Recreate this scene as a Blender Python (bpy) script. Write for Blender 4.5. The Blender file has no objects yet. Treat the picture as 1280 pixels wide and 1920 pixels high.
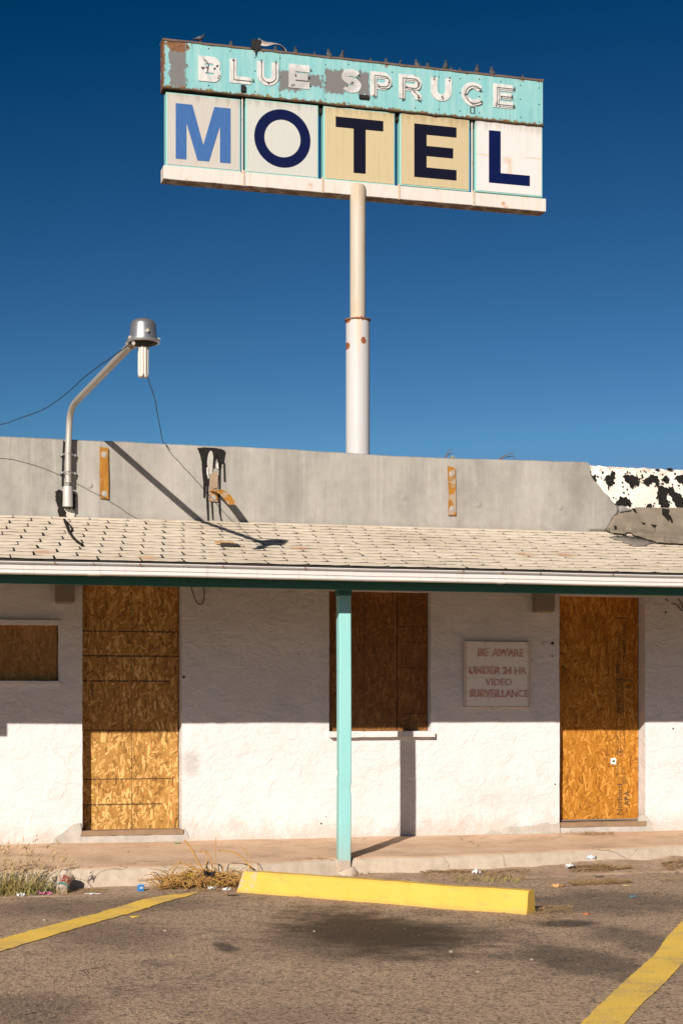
import bpy, bmesh, math, random
from math import sin, cos, atan, atan2, hypot, pi, radians, sqrt
from mathutils import Vector, Matrix, noise as mn
random.seed(7)
S = bpy.context.scene
COL = S.collection

# ------------------------------------------------------------------ camera
F = 3100.0; TH = atan(F / 11765); HY = 1322.0
fx, fy = sin(TH), cos(TH); rx, ry = cos(TH), -sin(TH)
DD = F / 219; CAM = (-DD * sin(TH), -DD * cos(TH), 248 / 219)
cd = bpy.data.cameras.new('camera'); cam = bpy.data.objects.new('camera', cd); COL.objects.link(cam)
cam.location = CAM; cam.rotation_euler = (pi / 2, 0, -TH)
cd.lens = F / 1920 * 36; cd.sensor_width = 36; cd.shift_y = (HY - 960) / 1920; cd.clip_end = 3000
S.camera = cam
# ------------------------------------------------------------------ light
KX, KV = 0.633, 0.530           # sunlight travels (KX, 1, -KV): from front left
ELEV = atan2(KV, hypot(1, KX)); AZ = atan2(-KX, -1)
w = bpy.data.worlds.new('World'); S.world = w; w.use_nodes = True
wn = w.node_tree; bg = wn.nodes['Background']
sky = wn.nodes.new('ShaderNodeTexSky'); sky.sky_type = 'NISHITA'; sky.sun_disc = False
sky.sun_elevation = ELEV; sky.sun_rotation = AZ; sky.altitude = 1400
sky.air_density = 1.0; sky.dust_density = 0.3; sky.ozone_density = 2.5
def vm(op, a, b):                # one even grade over the whole sky: deeper blue, as through a polariser
    n_ = wn.nodes.new('ShaderNodeVectorMath'); n_.operation = op
    wn.links.new(a, n_.inputs[0]); n_.inputs[1].default_value = b; return n_.outputs[0]
gm = wn.nodes.new('ShaderNodeGamma'); gm.inputs['Gamma'].default_value = 2.1
wn.links.new(vm('MULTIPLY', sky.outputs[0], (.325, .279, .226)), gm.inputs[0])
gr = vm('MULTIPLY', vm('MAXIMUM', vm('SUBTRACT', gm.outputs[0], (.16, .05, 0)), (0, 0, 0)), (.75, .95, 1.13))
wn.links.new(vm('MINIMUM', gr, (1.1, 2.3, 4.1)), bg.inputs[0]); bg.inputs[1].default_value = 0.1
sd = bpy.data.lights.new('sun', 'SUN'); sun = bpy.data.objects.new('sun', sd); COL.objects.link(sun)
sd.energy = 5.0; sd.angle = radians(0.4); sd.color = (1.0, 0.915, 0.82)
sun.rotation_euler = Vector((KX, 1, -KV)).to_track_quat('-Z', 'Y').to_euler(); sun.location = (-8, -14, 10)
S.view_settings.view_transform = 'Standard'; S.view_settings.look = 'None'
S.view_settings.exposure = 0.36; S.view_settings.gamma = 1.0
try: S.view_settings.use_curve_mapping = False
except Exception: pass

# ------------------------------------------------------------------ survey: sight lines to planes
def ray(px, py):
    a = (px - 640) / F; b = (HY - py) / F
    return Vector((fx + a * rx, fy + a * ry, b))
C0 = Vector(CAM)
def W(px, py, Y):
    d = ray(px, py); return C0 + d * ((Y - CAM[1]) / d.y)
def G(px, py, Z):
    d = ray(px, py); return C0 + d * ((Z - CAM[2]) / d.z)
def PL(px, py, p0, n):
    d = ray(px, py); return C0 + d * ((Vector(p0) - C0).dot(n) / d.dot(n))
def nz(x, y, z=0.0): return mn.noise(Vector((x, y, z)))
def fb(x, y, z=0.0, o=4):
    a, s, f = 0, 1, 1
    for i in range(o): a += s * mn.noise(Vector((x * f, y * f, z * f + 7.3 * i))); s *= .5; f *= 2.1
    return a

# ------------------------------------------------------------------ node helpers
class M:
    def __init__(s, name):
        s.m = bpy.data.materials.new(name); s.m.use_nodes = True; s.t = s.m.node_tree
        s.b = s.t.nodes['Principled BSDF']; s.b.inputs['Roughness'].default_value = .8
        s.b.inputs['Specular IOR Level'].default_value = .2
    def put(s, sock, v):
        if isinstance(v, bpy.types.NodeSocket): s.t.links.new(v, sock)
        elif isinstance(v, (tuple, list)) and len(v) == 3 and sock.type == 'RGBA': sock.default_value = (*v, 1)
        else: sock.default_value = v
    def n(s, typ, ins=None, **kw):
        nd = s.t.nodes.new('ShaderNode' + typ)
        for k, v in kw.items(): setattr(nd, k, v)
        for k, v in (ins or {}).items(): s.put(nd.inputs[k], v)
        return nd
    def pos(s): return s.n('NewGeometry').outputs['Position']
    def obj(s): return s.n('TexCoord').outputs['Object']
    def rnd(s): return s.n('ObjectInfo').outputs['Random']
    def mapp(s, v, sc=(1, 1, 1), rot=(0, 0, 0), loc=(0, 0, 0)):
        return s.n('Mapping', {'Vector': v, 'Location': loc, 'Rotation': rot, 'Scale': sc}).outputs[0]
    def noise(s, v, scale, det=4, rough=.55, dist=0):
        return s.n('TexNoise', {'Vector': v, 'Scale': scale, 'Detail': det, 'Roughness': rough, 'Distortion': dist}).outputs[0]
    def vor(s, v, scale, out='Distance', feature='F1', rand=1):
        return s.n('TexVoronoi', {'Vector': v, 'Scale': scale, 'Randomness': rand}, feature=feature).outputs[out]
    def ramp(s, f, *st):
        r = s.n('ValToRGB', {'Fac': f}); e = r.color_ramp.elements
        while len(e) < len(st): e.new(.5)
        for i, (p, c) in enumerate(st):
            e[i].position = p; e[i].color = (c, c, c, 1) if isinstance(c, (int, float)) else (*c, 1)
        return r.outputs[0]
    def ss(s, f, a, b):     # smooth step from a to b
        return s.n('MapRange', {'Value': f, 'From Min': a, 'From Max': b}, interpolation_type='SMOOTHSTEP').outputs[0]
    def ma(s, op, a, b=0.0, c=None, clamp=False):
        d = s.n('Math', {0: a, 1: b}, operation=op, use_clamp=clamp)
        if c is not None: s.put(d.inputs[2], c)
        return d.outputs[0]
    def mix(s, f, a, b, mode='MIX'):
        d = s.n('Mix', data_type='RGBA', blend_type=mode)
        s.put(d.inputs[0], f); s.put(d.inputs[6], a); s.put(d.inputs[7], b); return d.outputs[2]
    def sep(s, v):
        o = s.n('SeparateXYZ', {0: v}).outputs; return o[0], o[1], o[2]
    def blob(s, v, c, r, nsock=None, amt=.5, soft=.15, boxy=False):   # 1 inside an uneven patch centred at c with radii r
        d = s.n('VectorMath', {0: v, 1: c}, operation='SUBTRACT').outputs[0]
        d = s.n('VectorMath', {0: d, 1: tuple(1 / q for q in r)}, operation='MULTIPLY').outputs[0]
        l = s.n('VectorMath', {0: d}, operation='LENGTH').outputs['Value']
        if boxy:
            bx_, by_, bz_ = s.sep(d); l = s.ma('MAXIMUM', s.ma('ABSOLUTE', bx_), s.ma('ABSOLUTE', bz_))
        if nsock is not None: l = s.ma('ADD', l, s.ma('MULTIPLY', s.ma('SUBTRACT', nsock, .5), amt * 2))
        return s.ss(l, 1 + soft, 1 - soft)
    def col(s, c): s.put(s.b.inputs['Base Color'], c); return s
    def rough(s, r): s.put(s.b.inputs['Roughness'], r); return s
    def metal(s, r=1.0): s.put(s.b.inputs['Metallic'], r); return s
    def bump(s, h, st=.5, d=.01):
        o = s.n('Bump', {'Height': h, 'Strength': st, 'Distance': d}).outputs[0]
        s.put(s.b.inputs['Normal'], o); return s
    def add(s, *a):
        r = a[0]
        for q in a[1:]: r = s.ma('ADD', r, q)
        return r
    def mul(s, a, b): return s.ma('MULTIPLY', a, b)

def plain(name, c, rough=.7, var=.12, scale=14, bump=.15, metal=0):
    m = M(name); p = m.obj(); k = m.noise(p, scale, 5)
    m.col(m.mix(k, tuple(q * (1 - var) for q in c), tuple(min(1, q * (1 + var)) for q in c))).rough(rough)
    if metal: m.metal(metal)
    if bump: m.bump(m.noise(p, scale * 5, 3), bump, .004)
    return m.m

# ------------------------------------------------------------------ mesh helpers
def link(name, me, mat=None, parent=None, smooth=None):
    o = bpy.data.objects.new(name, me); COL.objects.link(o)
    if mat is not None and not me.materials: me.materials.append(mat)
    if parent is not None: o.parent = parent
    if smooth is not None:
        for p in me.polygons: p.use_smooth = True
        me.set_sharp_from_angle(angle=radians(smooth))
    return o
def ob(name, bm, mat, parent=None, smooth=None, recalc=True):
    if recalc: bmesh.ops.recalc_face_normals(bm, faces=bm.faces)
    me = bpy.data.meshes.new(name); bm.to_mesh(me); bm.free()
    return link(name, me, mat, parent, smooth)
def tag(o, label=None, cat=None, group=None, kind=None):
    if label: o['label'] = label
    if cat: o['category'] = cat
    if group: o['group'] = group
    if kind: o['kind'] = kind
    return o
def thing(name, loc, label, cat, group=None, rz=0):
    o = bpy.data.objects.new(name, None); COL.objects.link(o); o.empty_display_size = .1
    o.location = loc; o.rotation_euler = (0, 0, rz)
    return tag(o, label, cat, group)
def box(bm, x0, x1, y0, y1, z0, z1, bev=0, seg=1):
    r = bmesh.ops.create_cube(bm, size=1)['verts']
    for v in r:
        v.co = Vector(((x0 + x1) / 2 + v.co.x * (x1 - x0), (y0 + y1) / 2 + v.co.y * (y1 - y0), (z0 + z1) / 2 + v.co.z * (z1 - z0)))
    if bev:
        es = list({e for v in r for e in v.link_edges})
        bmesh.ops.bevel(bm, geom=es, offset=bev, segments=seg, affect='EDGES', profile=.5)
def boxo(name, x0, x1, y0, y1, z0, z1, mat, parent=None, bev=0, smooth=None):
    bm = bmesh.new(); box(bm, x0, x1, y0, y1, z0, z1, bev); return ob(name, bm, mat, parent, smooth)
def tube(bm, pts, r, seg=8, cap=True):
    pts = [Vector(p) for p in pts]; rs = r if isinstance(r, (list, tuple)) else [r] * len(pts)
    up = Vector((0, 0, 1)); rings = []
    d0 = (pts[1] - pts[0]).normalized()
    a = d0.cross(up if abs(d0.z) < .9 else Vector((1, 0, 0))).normalized()
    for i, p in enumerate(pts):
        d = (pts[min(i + 1, len(pts) - 1)] - pts[max(i - 1, 0)])
        d = d.normalized() if d.length > 1e-9 else d0
        a = (a - d * a.dot(d)).normalized(); b = d.cross(a)
        rings.append([bm.verts.new(p + (a * cos(2 * pi * k / seg) + b * sin(2 * pi * k / seg)) * rs[i]) for k in range(seg)])
    for i in range(len(rings) - 1):
        for k in range(seg):
            bm.faces.new((rings[i][k], rings[i][(k + 1) % seg], rings[i + 1][(k + 1) % seg], rings[i + 1][k]))
    if cap:
        bm.faces.new(rings[0][::-1]); bm.faces.new(rings[-1])
def lathe(bm, prof, seg=24, c=(0, 0, 0)):       # prof: (radius, z)
    rings = []
    for r, z in prof:
        rings.append([bm.verts.new((c[0] + r * cos(2 * pi * k / seg), c[1] + r * sin(2 * pi * k / seg), c[2] + z)) for k in range(seg)])
    for i in range(len(rings) - 1):
        for k in range(seg):
            bm.faces.new((rings[i][k], rings[i][(k + 1) % seg], rings[i + 1][(k + 1) % seg], rings[i + 1][k]))
    bm.faces.new(rings[0][::-1]); bm.faces.new(rings[-1])
def smooth_path(pts, n=6):
    pts = [Vector(p) for p in pts]; out = []
    for i in range(len(pts) - 1):
        p0 = pts[max(i - 1, 0)]; p1 = pts[i]; p2 = pts[i + 1]; p3 = pts[min(i + 2, len(pts) - 1)]
        for k in range(n):
            t = k / n
            out.append(.5 * ((2 * p1) + (p2 - p0) * t + (2 * p0 - 5 * p1 + 4 * p2 - p3) * t * t + (3 * p1 - p0 - 3 * p2 + p3) * t ** 3))
    out.append(pts[-1]); return out
def rough_outline(pts, step=.03, amp=.006, seed=0):
    out = []; n = len(pts)
    for i in range(n):
        a = Vector(pts[i]); b = Vector(pts[(i + 1) % n]); L = (b - a).length
        m = max(1, int(L / step)); nn = Vector((-(b - a).y, (b - a).x)) / max(L, 1e-6)
        for k in range(m):
            p = a.lerp(b, k / m)
            j = amp * (fb(p.x / step * .5 + seed, p.y / step * .5, seed * 3.1, 3)) if k else amp * .4 * nz(p.x * 9, p.y * 9, seed)
            out.append(p + nn * j)
    return out
def plate(bm, pts2, y0, th, xf=None):           # outline in X,Z at plane Y=y0 facing -Y, thickness th behind it
    f = [bm.verts.new((p[0], y0, p[1])) for p in pts2]; g = [bm.verts.new((p[0], y0 + th, p[1])) for p in pts2]
    n = len(f)
    fc = bm.faces.new(f); bc = bm.faces.new(g[::-1])
    for i in range(n): bm.faces.new((f[i], g[i], g[(i + 1) % n], f[(i + 1) % n]))
    fc.normal_update(); bc.normal_update()
    bmesh.ops.triangulate(bm, faces=[fc, bc])
    if xf:
        for v in f + g: v.co = xf @ v.co
def stroke(bm, pts, wd, y0, th, closed=False):  # a flat letter stroke of width wd along pts (x,z)
    pts = [Vector(p) for p in pts]; n = len(pts); L, R = [], []
    for i in range(n):
        if closed: a, b = pts[i - 1], pts[(i + 1) % n]
        else: a, b = pts[max(i - 1, 0)], pts[min(i + 1, n - 1)]
        if not closed and 0 < i < n - 1 or closed:
            d1 = (pts[i] - a).normalized(); d2 = (b - pts[i]).normalized()
            nn = Vector((-(d1 + d2).y, (d1 + d2).x)).normalized(); n1 = Vector((-d1.y, d1.x))
            s = 1 / max(.5, nn.dot(n1))
        else:
            d = (b - a).normalized(); nn = Vector((-d.y, d.x)); s = 1
        L.append(pts[i] + nn * wd / 2 * s); R.append(pts[i] - nn * wd / 2 * s)
    mk = lambda p, y: bm.verts.new((p.x, y, p.y))
    lf = [mk(p, y0) for p in L]; rf = [mk(p, y0) for p in R]; lb = [mk(p, y0 + th) for p in L]; rb = [mk(p, y0 + th) for p in R]
    for i in range(n if closed else n - 1):
        j = (i + 1) % n
        bm.faces.new((lf[i], rf[i], rf[j], lf[j])); bm.faces.new((lb[i], lb[j], rb[j], rb[i]))
        bm.faces.new((lf[i], lf[j], lb[j], lb[i])); bm.faces.new((rf[i], rb[i], rb[j], rf[j]))
    if not closed:
        bm.faces.new((lf[0], lb[0], rb[0], rf[0])); bm.faces.new((lf[-1], rf[-1], rb[-1], lb[-1]))
def arc(cx, cz, rx_, rz_, a0, a1, n=14):
    return [(cx + rx_ * cos(radians(a0 + (a1 - a0) * i / n)), cz + rz_ * sin(radians(a0 + (a1 - a0) * i / n))) for i in range(n + 1)]
def text_mesh(name, body, size, ext=.0008, bold=0.0, spacing=1.0, align='CENTER'):
    cu = bpy.data.curves.new(name, 'FONT'); cu.body = body; cu.size = size; cu.extrude = ext; cu.offset = bold
    cu.align_x = align; cu.align_y = 'CENTER'; cu.space_character = spacing; cu.resolution_u = 3
    o = bpy.data.objects.new(name, cu); COL.objects.link(o); bpy.context.view_layer.update()
    me = bpy.data.meshes.new_from_object(o.evaluated_get(bpy.context.evaluated_depsgraph_get()))
    bpy.data.objects.remove(o); bpy.data.curves.remove(cu); me.name = name; return me
def interp(x, pts):
    if x <= pts[0][0]: return pts[0][1]
    for (a, b), (c, d) in zip(pts, pts[1:]):
        if x <= c: return b + (d - b) * (x - a) / (c - a)
    return pts[-1][1]

# ------------------------------------------------------------------ materials
def mat_stucco():
    m = M('white_stucco'); p = m.pos(); x, y, z = m.sep(p)
    big = m.noise(p, 1.6, 5); tr = m.noise(m.mapp(p, (1, 1, 1.5)), 7, 6, .62, 1.6); med = m.noise(p, 26, 4); fine = m.noise(p, 120, 3)
    c = m.mix(m.ss(big, .35, .7), (.65, .625, .61), (.60, .575, .56))
    low = m.ma('ADD', z, m.mul(m.ma('SUBTRACT', m.noise(p, 5, 6, .65), .5), .55))
    c = m.mix(m.mul(m.ss(low, .22, -.03), .6), c, (.46, .37, .29))
    st = m.noise(m.mapp(p, (7, 1, .7)), 1.3, 5, .7)
    c = m.mix(m.mul(m.ss(st, .60, .78), .28), c, (.55, .45, .36))
    ck = m.vor(m.n('VectorMath', {0: p, 1: m.n('TexNoise', {'Vector': p, 'Scale': 3.0, 'Detail': 5}).outputs[1]}, operation='ADD').outputs[0], 1.7, 'Distance', 'DISTANCE_TO_EDGE')
    crk = m.mul(m.ss(ck, .008, .001), m.ss(m.noise(p, 1.1, 2), .55, .66))
    c = m.mix(m.mul(crk, .28), c, (.50, .38, .28))
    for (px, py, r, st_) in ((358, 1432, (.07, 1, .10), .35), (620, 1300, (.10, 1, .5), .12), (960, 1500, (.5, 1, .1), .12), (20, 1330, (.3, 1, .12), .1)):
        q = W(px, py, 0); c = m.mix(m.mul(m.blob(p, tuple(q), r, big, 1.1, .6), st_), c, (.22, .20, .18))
    sp = m.mul(m.ss(m.vor(p, 16), .09, .05), m.ss(m.noise(p, 2.6, 2), .56, .64))
    c = m.mix(m.mul(sp, .8), c, (.20, .16, .13))
    h = m.add(m.mul(tr, 1.0), m.mul(med, .28), m.mul(fine, .10), m.mul(m.ss(ck, 0, .01), .12))
    m.col(c).rough(.9).bump(h, .85, .014); return m.m
def mat_plaster():
    m = M('bare_grey_plaster'); p = m.pos()
    m.col(m.ramp(m.noise(p, 9, 6, .65), (.3, (.36, .33, .29)), (.7, (.50, .46, .40)))).rough(.95).bump(m.noise(p, 60, 5, .7), .6, .006); return m.m
def mat_osb(name, dark, mid, light, lines=(), vlines=(), stretch=1.0):
    m = M(name); p = m.pos(); x, y, z = m.sep(p)
    v = m.n('CombineXYZ', {0: x, 1: z, 2: 0.0}).outputs[0]
    wob = m.n('TexNoise', {'Vector': v, 'Scale': 9.0, 'Detail': 3}).outputs[1]
    v = m.n('VectorMath', {0: v, 1: m.n('VectorMath', {0: wob, 'Scale': .03}, operation='SCALE').outputs[0]}, operation='ADD').outputs[0]
    col = m.noise(v, 30, 4); bumph = None
    lay = None
    for i, (a, s) in enumerate(((80, 1), (47, 1.15), (118, .95), (12, 1.2), (66, 1.3), (150, 1.1), (98, .85), (78, 1.5), (35, 1.35), (108, 1.2), (88, 1.0))):
        q = m.mapp(m.mapp(v, (1, 1, 1), (0, 0, radians(-a * stretch))), (11 * s, 48 * s, 1), (0, 0, 0), (i * 3.7, i * 1.9, 0))
        cell = m.n('TexVoronoi', {'Vector': q, 'Scale': 1.0}, distance='CHEBYCHEV')
        r = m.sep(cell.outputs['Color'])
        mask = m.mul(m.ma('GREATER_THAN', r[1], .70 if i else -1), m.ss(m.ma('ADD', cell.outputs['Distance'], m.mul(m.noise(v, 70, 2), .25)), .70, .52) if i else 1.0)
        grain = m.noise(m.mapp(q, (.6, 6, 1)), 2.0, 4, .7)
        val = m.ma('ADD', m.mul(r[0], .66), m.mul(grain, .42))
        if lay is None: lay = val; edge = mask
        else:
            lay = m.n('Mix', {0: mask, 2: lay, 3: val}).outputs[0]
    big = m.noise(v, 2.5, 3)
    lay = m.ma('ADD', lay, m.mul(m.ma('SUBTRACT', big, .5), .35))
    c = m.ramp(lay, (.16, dark), (.42, mid), (.58, mid), (.88, light))
    c = m.mix(m.mul(m.ss(m.noise(v, 55, 2), .66, .72), .55), c, tuple(q * .3 for q in dark))
    k = None; br = m.ss(m.noise(v, 13, 3), .34, .44)
    for zz, x0, x1, wd in lines:
        d = m.ss(m.ma('ABSOLUTE', m.ma('SUBTRACT', m.ma('ADD', z, m.mul(m.ma('SUBTRACT', m.noise(v, 30, 2), .5), .006)), zz)), wd, wd * .45)
        d = m.mul(d, m.mul(m.ma('GREATER_THAN', x, x0), m.ma('LESS_THAN', x, x1))); k = d if k is None else m.ma('MAXIMUM', k, d)
    for xx, z0, z1, wd in vlines:
        d = m.mul(m.ss(m.ma('ABSOLUTE', m.ma('SUBTRACT', x, xx)), wd, wd * .4), m.mul(m.ma('GREATER_THAN', z, z0), m.ma('LESS_THAN', z, z1)))
        k = d if k is None else m.ma('MAXIMUM', k, d)
    if k is not None: c = m.mix(m.mul(m.mul(k, .9), m.ma('ADD', m.mul(br, .6), .4)), c, (.035, .025, .015))
    m.col(c).rough(.62).bump(m.add(lay, m.mul(m.noise(v, 90, 3), .4)), .16, .003); return m.m
def mat_shingle():
    m = M('pale_asphalt_shingle'); p = m.pos(); r = m.rnd()
    g = m.noise(p, 170, 3, .7); big = m.noise(p, 1.3, 4)
    c = m.mix(g, (.58, .50, .395), (.82, .73, .60))
    c = m.mix(m.mul(r, .28), c, (.50, .40, .28)); c = m.mix(m.mul(m.ss(big, .45, .75), .35), c, (.42, .34, .24))
    rn = m.noise(p, 16, 5, .65)
    for (px, py) in ((82, 1038), (278, 1048), (311, 976), (1060, 1043), (985, 1042), (560, 1030)):
        q = PL(px, py, (0, EY, EZ), Vector((0, -SLP, 1)))
        c = m.mix(m.mul(m.blob(p, tuple(q), (.075, .08, .08), rn, .6, .7), .55), c, (.50, .24, .09))
    ed = m.ss(m.noise(m.mapp(p, (3, 1, 1)), 12, 4, .7), .62, .72)
    c = m.mix(m.mul(ed, .4), c, (.40, .27, .10))
    m.col(c).rough(.95).bump(g, .5, .003); return m.m
def mat_membrane():
    m = M('grey_roof_membrane'); p = m.pos(); x, y, z = m.sep(p)
    big = m.noise(m.mapp(p, (1.6, 1, .45)), 1.6, 6, .6); fine = m.noise(p, 110, 3, .7); med = m.noise(p, 12, 5, .65)
    c = m.ramp(big, (.32, (.19, .178, .158)), (.66, (.42, .395, .355)))
    c = m.mix(.30, c, m.ramp(med, (.3, (.22, .20, .175)), (.7, (.41, .385, .345))))
    pan = m.sep(m.n('TexVoronoi', {'Vector': m.mapp(p, (.9, 0, 0), (0, 0, 0), (.37, 0, 0)), 'Scale': 1.0}).outputs['Color'])[0]
    c = m.mix(m.mul(pan, .22), c, (.24, .22, .195))
    run = m.noise(m.mapp(p, (14, 1, .5)), 1.5, 5, .7); c = m.mix(m.mul(m.ss(run, .54, .72), .35), c, (.17, .155, .135)); c = m.mix(m.mul(m.ss(run, .46, .32), .25), c, (.50, .475, .43))
    c = m.mix(m.mul(fine, .30), c, (.27, .25, .22))
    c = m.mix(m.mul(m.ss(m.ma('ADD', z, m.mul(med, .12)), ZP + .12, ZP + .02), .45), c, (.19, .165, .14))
    m.col(c).rough(.9).bump(m.add(m.mul(fine, .35), m.mul(med, .6), m.mul(m.noise(p, 2.5, 4), 1.2)), .55, .012); return m.m
def mat_white_parapet():
    m = M('flaking_white_plaster'); p = m.pos(); x, y, z = m.sep(p)
    n1 = m.noise(p, 18, 6, .7)
    c = m.mix(m.ss(m.noise(p, 4, 5), .4, .7), (.80, .74, .66), (.70, .62, .53))
    edge = m.ma('ADD', z, m.mul(m.ma('SUBTRACT', n1, .5), .35))
    c = m.mix(m.mul(m.ss(edge, PTR - .05, PTR + .03), .75), c, (.36, .27, .21))
    c = m.mix(m.ss(m.noise(p, 40, 4, .7), .68, .72), c, (.16, .12, .10))
    m.col(c).rough(.95).bump(n1, .9, .012); return m.m
def mat_tar():
    m = M('black_tar'); p = m.pos(); k = m.noise(p, 40, 5, .7)
    m.col(m.ramp(k, (.35, (.006, .005, .0045)), (.72, (.02, .017, .013)), (.80, (.14, .12, .09)))).rough(.8).bump(k, .5, .006); return m.m
def mat_flash():
    m = M('brown_grey_flashing'); p = m.pos(); k = m.noise(p, 6, 6, .6)
    m.col(m.ramp(k, (.3, (.155, .125, .09)), (.7, (.235, .195, .15)))).rough(.9).bump(m.add(k, m.mul(m.noise(p, 70, 3), .3)), .6, .012); return m.m
def mat_paint_white(name='white_gutter_paint', base=(.62, .595, .57)):
    m = M(name); p = m.pos()
    k = m.noise(m.mapp(p, (.8, 3, 8)), 3, 5, .6)
    c = m.mix(m.ss(k, .45, .8), base, tuple(q * .86 for q in base))
    c = m.mix(m.mul(m.ss(m.noise(p, 9, 6, .7), .60, .74), .55), c, (.40, .30, .21)); dr = m.noise(m.mapp(p, (12, 1, .4)), 2, 5, .75); c = m.mix(m.mul(m.ss(dr, .55, .72), .4), c, (.40, .35, .29))
    m.col(c).rough(.45).bump(m.noise(p, 30, 3), .08, .004); return m.m
def mat_teal_post():
    m = M('turquoise_post_paint'); p = m.pos(); x, y, z = m.sep(p)
    k = m.noise(m.mapp(p, (3, 3, .6)), 9, 5, .65)
    c = m.mix(k, (.235, .53, .515), (.295, .575, .55))
    ch = m.mul(m.ss(m.noise(p, 34, 4, .6), .70, .73), m.ss(z, 1.75, .4))
    c = m.mix(ch, c, (.42, .36, .30))
    dt = m.ma('ADD', z, m.mul(m.noise(m.mapp(p, (6, 6, 1.5)), 4, 6, .7), .9)); c = m.mix(m.mul(m.ss(dt, .75, .30), .6), c, (.33, .37, .31)); c = m.mix(m.mul(m.ss(m.noise(m.mapp(p, (20, 20, .8)), 3, 5, .7), .55, .7), .25), c, (.16, .36, .36))
    bot = m.ma('ADD', z, m.mul(m.ma('SUBTRACT', m.noise(p, 22, 5, .6), .5), .16))
    c = m.mix(m.ss(bot, -.045, -.055), c, (.42, .34, .27))
    m.col(c).rough(.5).bump(m.add(m.mul(k, .5), m.mul(m.noise(m.mapp(p, (8, 8, 1)), 20, 4), .5), m.mul(ch, -.4)), .3, .006); return m.m
def mat_fascia():
    m = M('dark_green_trim_paint'); p = m.pos(); k = m.noise(m.mapp(p, (.6, 3, 3)), 5, 5)
    m.col(m.mix(k, (.030, .120, .085), (.042, .150, .108))).rough(.6).bump(m.noise(m.mapp(p, (1, 6, 6)), 14, 4), .25, .006); return m.m
def mat_concrete_walk():
    m = M('dusty_concrete'); g = m.n('NewGeometry'); p = g.outputs['Position']; nzv = m.sep(g.outputs['Normal'])[2]
    k = m.noise(p, 2.2, 7, .62); k2 = m.noise(p, 14, 6, .65); f = m.noise(p, 150, 3, .7)
    top = m.ramp(k, (.30, (.48, .315, .20)), (.5, (.68, .46, .30)), (.72, (.76, .55, .385)))
    top = m.mix(m.mul(m.ss(k2, .55, .72), .5), top, (.38, .265, .185))
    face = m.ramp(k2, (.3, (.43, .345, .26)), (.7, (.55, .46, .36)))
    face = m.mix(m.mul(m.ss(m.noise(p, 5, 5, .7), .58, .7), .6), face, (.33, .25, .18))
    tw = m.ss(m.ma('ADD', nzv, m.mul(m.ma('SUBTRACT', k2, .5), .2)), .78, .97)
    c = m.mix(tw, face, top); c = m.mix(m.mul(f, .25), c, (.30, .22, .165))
    wv = m.n('VectorMath', {0: p, 1: m.n('VectorMath', {0: m.n('TexNoise', {'Vector': p, 'Scale': 4.0, 'Detail': 5}).outputs[1], 'Scale': .25}, operation='SCALE').outputs[0]}, operation='ADD').outputs[0]
    ck = m.vor(wv, 1.5, 'Distance', 'DISTANCE_TO_EDGE')
    c = m.mix(m.mul(m.mul(m.ss(ck, .012, .002), m.ss(m.noise(p, 1.4, 2), .5, .6)), .55), c, (.14, .10, .075))
    sp = m.ss(m.vor(p, 38), .16, .08); c = m.mix(m.mul(sp, m.ss(m.noise(p, 3, 2), .5, .65)), c, (.19, .14, .10))
    m.col(c).rough(.95).bump(m.add(m.mul(k2, .8), m.mul(f, .25), m.mul(m.ss(ck, 0, .012), .2)), .6, .012); return m.m
def asphalt_col(m, p):
    a = m.noise(m.mapp(p, (1, .5, 1)), .9, 6, .62, .4); b = m.noise(m.mapp(p, (1, .6, 1)), 3.4, 7, .68); fine = m.noise(p, 95, 4, .75); sp = m.vor(p, 85, 'Color'); spr = m.sep(sp)[0]
    dust = m.ss(m.add(m.mul(a, .68), m.mul(b, .5)), .37, .57)
    f2 = m.ss(fine, .3, .7); dk = m.mix(f2, (.06, .047, .037), (.25, .20, .16)); lt = m.mix(f2, (.34, .225, .14), (.76, .54, .365))
    c = m.mix(dust, dk, lt)
    gr_ = m.sep(m.vor(p, 62, 'Color'))[1]; g2 = m.noise(p, 42, 4, .8)
    c = m.mix(m.mul(m.ss(gr_, .55, 1.0), .38), c, (.62, .45, .32)); c = m.mix(m.mul(m.ss(gr_, .42, .0), .5), c, (.05, .04, .032)); c = m.mix(m.mul(m.ss(g2, .5, .68), .35), c, (.075, .058, .045))
    c = m.mix(m.mul(m.ss(spr, .90, .97), .5), c, (.55, .44, .34)); c = m.mix(m.mul(m.ss(spr, .16, .05), .7), c, (.05, .04, .033))
    st = m.ss(m.noise(m.mapp(p, (1.4, .6, 1)), 3, 6, .7), .60, .72); c = m.mix(m.mul(st, .5), c, (.055, .046, .04))
    return c, fine, b, dust
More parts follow.
